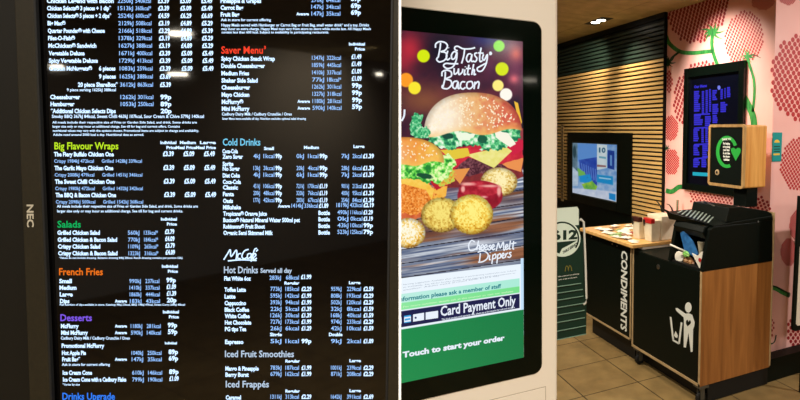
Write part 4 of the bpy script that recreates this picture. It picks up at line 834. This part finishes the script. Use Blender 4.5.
b = MB(); b.box(XS-.011, XS+.008, SYa, SYb, SZa, SZb); b.build('panel_back', m_blackp, g)
tY = float(on_x(XS)(562.6, 160)[1]); b = MB(); zt_ = float(on_x(XS)(562.6, 124)[2]); zb_ = float(on_x(XS)(562.6, 201)[2])
b.box(XS-.008, XS+.003, tY-.03, tY+.03, zb_, zt_); o = b.build('cable_trunking', m_edge, None, bevel=.002); tag(o, 'pale strip running up the slats left of the wall screen', 'cable cover')

# teal notice on the pink wall
Ft = on_y(YC-.004); g0 = Ft(771.2, 133); g1 = Ft(782, 162)
tx0, tx1 = float(Ft(771.2, 140)[0]), float(Ft(781.8, 140)[0]); tz1, tz0 = float(Ft(776, 132.4)[2]), float(Ft(776, 161.5)[2])
tx0 = max(tx0, XW+.002)
g = thing('teal_notice', ((tx0+tx1)/2, YC, tz0), 'small teal notice plate with yellow mark on the pink wall beside the oak sign', 'notice')
b = MB(); b.box(tx0, tx1, YC-.006, YC-.0002, tz0, tz1); b.build('plate', m_teal, g, bevel=.001)
b = MB(); Fn = on_y(YC-.0066); ell(b, Fn, 777, 142.6, 2.7, 3, 0, 16, 0, (0, 0, 0), 180, 360); b.build('yellow_mark', m_yel, g); b = MB(); poly(b, Fn, [(773.4, 153.6), (779.8, 153.2), (779.8, 155), (773.4, 155.4)], 0); b.build('yellow_bar', m_yel, g)
b2 = MB()
for yy in (146.6, 149.2, 151.6): poly(b2, Fn, [(774, yy-.5), (780, yy-.7), (780, yy+.3), (774, yy+.5)], 0)
b2.build('small_marks', m_leafd, g)

# white board with a black frame at the right edge
EY = 2.42; Fe = on_y(EY); ex0 = float(Fe(793.6, 300)[0]); ez0 = float(Fe(797, 331)[2]); ez1 = float(Fe(799, 196)[2])
g = thing('framed_board', (ex0+.2, EY, 0), 'white board in a rounded black frame standing before the pink wall', 'board')
def slant(o_): 
    return o_
sh = lambda x, z: x+(z-ez0)*.022
b = MB(); o_ = [(sh(ex0+.03, ez0), ez0), (sh(ex0+.45, ez0), ez0), (sh(ex0+.45, ez1), ez1), (sh(ex0+.0, ez1), ez1), (sh(ex0, ez0+.03), ez0+.03), (sh(ex0+.008, ez0+.009), ez0+.009)]
b.prism([(x, EY, z) for x, z in o_], (0, .018, 0)); b.build('frame', m_blackp, g, bevel=.003)
b = MB(); z3 = float(Fe(797, 247)[2]); b.prism([(sh(ex0+.045, ez0+.03), EY-.003, ez0+.035), (sh(ex0+.42, ez0), EY-.003, ez0+.035), (sh(ex0+.42, z3), EY-.003, z3), (sh(ex0+.028, z3), EY-.003, z3), (sh(ex0+.028, ez0+.05), EY-.003, ez0+.05)], (0, .004, 0)); b.build('white_panel', m_cream, g)
for xx in (.10, .40):
    b = MB(); b.box(ex0+xx, ex0+xx+.02, EY+.003, EY+.016, FLOOR, ez0+.01); b.build('leg', m_blackp, g)

# ------------------------------------------------------------------ things on the worktop
WT = .834; Fw = on_z(WT)
def on_top(x, y): p = Fw(x, y); return float(p[0]), float(p[1])
m_sach = [noisy('silver sachet', (210, 206, 190), (240, 238, 226), (60, 60, 60), .3), noisy('green sachet', (90, 140, 70), (180, 200, 140), (60, 60, 60), .35), noisy('brown sachet', (126, 90, 66), (170, 130, 100), (60, 60, 60), .35), noisy('white sachet', (238, 234, 222), (250, 248, 240), (60, 60, 60), .4), mat('red sachet', (170, 44, 40), .35)]
kinds = ['silver', 'green', 'brown', 'white', 'red']
spots = [(616, 226.2, 0), (621, 223.6, 3), (626, 226.5, 0), (631, 223.4, 1), (635, 226.6, 3), (629, 229.6, 2), (622, 229.8, 2), (634, 231.5, 0), (611, 227.8, 2), (634, 228.6, 3), (628, 234, 2), (606, 224.6, 2), (630, 237.2, 0), (619, 227.8, 3), (633, 236.2, 2), (637, 223.8, 1), (604, 227.0, 2), (637, 241.6, 3), (624, 225.4, 1), (634, 239.4, 0)]
rs2 = np.random.RandomState(11)
spots = []
for _ in range(44):
    hy_ = 3.60+.42*rs2.rand()**1.3; hx_ = rs2.uniform(2.27, 2.72) if hy_ > 3.62 else rs2.uniform(2.25, 2.3)
    spots.append((hx_, hy_, int(rs2.choice([0, 3, 3, 3, 1, 0, 2, 4]))))
for hx_, hy_, k_ in ((2.27, 3.52, 3), (2.29, 3.44, 0), (2.26, 3.40, 3), (2.30, 3.55, 2)): spots.append((hx_, hy_, k_))
places = ['far end', 'middle', 'near end']
for i, (x, y, k) in enumerate(spots):
    cx, cy = x, y; a = rng.uniform(0, math.pi); L_, W_ = .042, .028; z0 = WT+.0008+.0035*(i % 5); nx, ny = 5, 4; o = MB(); P_ = []
    for iy in range(ny):
        for ix in range(nx):
            u, v_ = (ix/(nx-1)-.5), (iy/(ny-1)-.5); h = .011*(1-(2*u)**2)*(1-(2*v_)**2)+.002*rng.uniform()
            P_.append((cx+u*2*L_*math.cos(a)-v_*2*W_*math.sin(a), cy+u*2*L_*math.sin(a)+v_*2*W_*math.cos(a), z0+.001+h))
    nb = len(P_); P2 = P_+[(p[0], p[1], z0) for p in P_]
    fs = [(r*nx+c_, r*nx+c_+1, (r+1)*nx+c_+1, (r+1)*nx+c_) for r in range(ny-1) for c_ in range(nx-1)]; fb = [tuple(q+nb for q in f_[::-1]) for f_ in fs]
    ring = [c_ for c_ in range(nx)]+[r*nx+nx-1 for r in range(1, ny)]+[(ny-1)*nx+c_ for c_ in range(nx-2, -1, -1)]+[r*nx for r in range(ny-2, 0, -1)]
    o.add(P2, fs+fb+[(ring[j], ring[(j+1) % len(ring)], ring[(j+1) % len(ring)]+nb, ring[j]+nb) for j in range(len(ring))]); s = o.build('sauce_sachet', m_sach[k], None)
    tag(s, kinds[k]+' sachet in the loose litter of sachets on the wood worktop', 'sachet', kinds[k]+' sachets on the worktop')
# dispensers: pale tubs with clip lids, and the cutlery bin beyond
def tub(name, label, cx, cy, wx, wy, h, lidm, lidname, z=WT+.0005):
    g = thing(name, (cx, cy, z), label, 'dispenser'); b = MB(); t = .86
    pts0 = [(cx-wx/2*t, cy-wy/2*t, z), (cx+wx/2*t, cy-wy/2*t, z), (cx+wx/2*t, cy+wy/2*t, z), (cx-wx/2*t, cy+wy/2*t, z)]
    pts1 = [(cx-wx/2, cy-wy/2, z+h), (cx+wx/2, cy-wy/2, z+h), (cx+wx/2, cy+wy/2, z+h), (cx-wx/2, cy+wy/2, z+h)]
    b.add(pts0+pts1, [(3, 2, 1, 0), (4, 5, 6, 7)]+[(i, (i+1) % 4, 4+(i+1) % 4, 4+i) for i in range(4)]); b.build('tub', m_tub, g, bevel=.004)
    if lidm:
        b = MB(); b.box(cx-wx/2-.006, cx-wx/2+.03, cy-wy/2, cy+wy/2, z+h-.022, z+h+.014); b.build(lidname, lidm, g, bevel=.003)
        b = MB(); b.prism([(cx-wx/2-.012, cy+wy/2-.006, z+h), (cx-wx/2-.012, cy+wy/2-.03, z+h), (cx-wx/2-.012, cy+wy/2-.018, z+h-.05)], (.008, 0, 0)); b.build('spout', m_rubber, g)
    return g
m_tub = noisy('translucent cream tub', (222, 210, 184), (238, 228, 206), (12, 12, 12), .35)
m_redl = mat('red lid', (188, 34, 36), .35); m_brnl = mat('dark brown lid', (64, 30, 26), .35)
tub('sauce_dispenser', 'pale sauce tub with a dark brown clip lid, beside the sachets', 2.40, 3.515, .085, .10, .155, m_brnl, 'clip_lid')
tub('sauce_dispenser', 'pale sauce tub with a red clip lid at the near end of the worktop', 2.42, 3.385, .085, .105, .16, m_redl, 'clip_lid')
tub('cutlery_bin', 'larger cream cutlery bin between the red-lidded tub and the waste bin', 2.545, 3.43, .15, .19, .185, None, None)
# black pump handles
def lever(label, pts, r, r1, mm=None, name='pump_handle'): 
    o = MB(); o.tube(pts, r, 8, r1=r1); s = o.build(name, mm or m_blackp, None, smooth=True); tag(s, label, 'handle'); return s
H = on_x(2.66)
lever('curved black pump handle rising behind the cream bin, against the slats', [np.array((2.66, H(664.5, 221)[1], WT+.001)), H(664.5, 221), H(662, 210), H(660, 205), H(656.5, 201)], .011, .004)
g_ = on_x(2.35)
lever('curved black handle with red tip hanging over the near shelf corner', [g_(673, 212), g_(671.5, 208), g_(669.5, 205), g_(666.8, 204)], .007, .003)
o = MB(); c = on_x(2.90)(677.4, 208); o.tube([(2.90, float(c[1]), WT+.0), (2.90, float(c[1]), float(on_x(2.90)(677.5, 200)[2]))], .010, 10)
#o.build('post', m_frame)
s = o.build('metal_rod', mat('olive rod', (96, 90, 60), .4), None, smooth=True); tag(s, 'thin olive rod standing behind the tray shelf', 'rod')

# ------------------------------------------------------------------ lamps and added fill lights
c1 = on_z(CEIL)(596+.0, 22.8); g = thing('ceiling_downlight', (2.71, 4.56, CEIL), 'recessed twin downlight with two glowing lamps in the ceiling over the slatted wall', 'ceiling light')
pa, pb = on_z(CEIL)(595.5, 22.6), on_z(CEIL)(601.5, 20.3)
ya, yb_ = float(on_z(CEIL-.004)(595.4, 22.6)[1]), float(on_z(CEIL-.004)(601.2, 20.4)[1]); xa = float(on_z(CEIL-.004)(595.4, 22.6)[0]); xb = float(on_z(CEIL-.004)(601.2, 20.4)[0])
b = MB(); d = np.array([xb-xa, yb_-ya]); d /= np.linalg.norm(d); pn = np.array([-d[1], d[0]])
A2 = np.array([xa, ya])-d*.13; B2 = np.array([xb, yb_])+d*.13
b.prism([(*(A2+pn*.06), CEIL-.003), (*(B2+pn*.06), CEIL-.003), (*(B2-pn*.06), CEIL-.003), (*(A2-pn*.06), CEIL-.003)], (0, 0, .002)); b.build('housing', m_rubber, g)
lamp_e = emit('lamp glow', (255, 246, 226), 9)
for (x, y) in ((xa, ya), (xb, yb_)):
    b = MB(); b.lathe((x, y, CEIL-.006), [(.040, 0), (.043, .002), (.04, .0028)], 22); b.build('lamp', lamp_e, g)
print('spotlight', xa, ya, xb, yb_)
def spot(x, y, z, tx, ty, tz, W_, ang=60, blend=.8, c=(1, .84, .62), r=.04):
    l = bpy.data.lights.new('spotlight', 'SPOT'); l.energy = W_; l.spot_size = math.radians(ang); l.spot_blend = blend; l.color = c; l.shadow_soft_size = r
    o = bpy.data.objects.new('spotlight', l); COL.objects.link(o); o.location = (x, y, z)
    o.rotation_euler = Vector((tx-x, ty-y, tz-z)).to_track_quat('-Z', 'Y').to_euler(); return o
def fill_panel(x, y, z, W_, sx=.5, sy=.5, c=(1, .93, .81)):  # unseen general fill, added overhead behind the viewpoint
    l = bpy.data.lights.new('fill_light', 'AREA'); l.energy = W_; l.shape = 'RECTANGLE'; l.size = sx; l.size_y = sy; l.color = c
    o = bpy.data.objects.new('fill_light', l); COL.objects.link(o); o.location = (x, y, z); return o
spot(2.62, 4.70, CEIL-.03, 2.93, 5.75, 1.9, 80, 80, 1)
spot(2.62, 4.52, CEIL-.03, 2.93, 4.25, 1.8, 58, 85, 1)
spot(2.1, 4.9, CEIL-.03, 2.93, 4.9, 1.3, 34, 100, 1)
spot(2.35, 3.35, CEIL-.03, 2.96, 3.22, 1.95, 100, 85, 1, c=(1, .9, .74))
spot(1.6, 2.2, CEIL-.03, 2.6, 2.6, .6, 60, 100, 1)
spot(1.9, 3.8, CEIL-.03, 2.5, 3.8, .8, 60, 90, 1)
spot(.75, 3.7, CEIL-.03, 2.2, 3.4, .5, 220, 95, 1, c=(1, .9, .74))  # added fill to brighten the cabinet and bin fronts
spot(4.0, 1.0, CEIL-.03, 3.4, 2.7, 1.3, 150, 110, 1, c=(1, .95, .86))
fill_panel(-.2, -.9, CEIL-.02, 95, .6, .6)
fill_panel(-2.4, -.4, CEIL-.02, 70, .6, .6)
fill_panel(1.6, -1.6, CEIL-.02, 55, .6, .6)
spot(-5.2, -3.4, CEIL-.03, -6.5, -3.3, 2.0, 160, 90, 1)  # added to brighten the unseen rear wall mirrored in the menu glass
def pendant(x, y, z, sx, sz, W_, toward):                     # little glowing bars hanging behind the camera, seen only mirrored in the screens
    l = bpy.data.lights.new('pendant', 'AREA'); l.energy = W_; l.shape = 'RECTANGLE'; l.size = sx; l.size_y = sz; l.color = (1, .9, .72)
    o = bpy.data.objects.new('pendant', l); COL.objects.link(o); o.location = (x, y, z); o.rotation_euler = Vector(toward).to_track_quat('-Z', 'Y').to_euler()
tw = tuple(HF)
pendant(-4.41, -.91, 2.41, .17, .035, 1.2, tw); pendant(-4.46, -.90, 2.09, .15, .025, .6, tw); pendant(-3.95, -.03, 2.03, .08, .03, .25, tw); pendant(-3.04, -1.7, 2.1, .05, .02, .12, tw)
pendant(1.463, -1.634, 2.274, .16, .02, .5, (-.3, 1, 0)); pendant(1.641, -1.607, 2.034, .10, .01, .15, (-.3, 1, 0))
w_ = bpy.data.worlds.new('world'); SC.world = w_; w_.use_nodes = True; w_.node_tree.nodes['Background'].inputs[0].default_value = (.9, .8, .65, 1); w_.node_tree.nodes['Background'].inputs[1].default_value = .1
for o in list(bpy.data.objects):
    if '_w' in o: del o['_w']
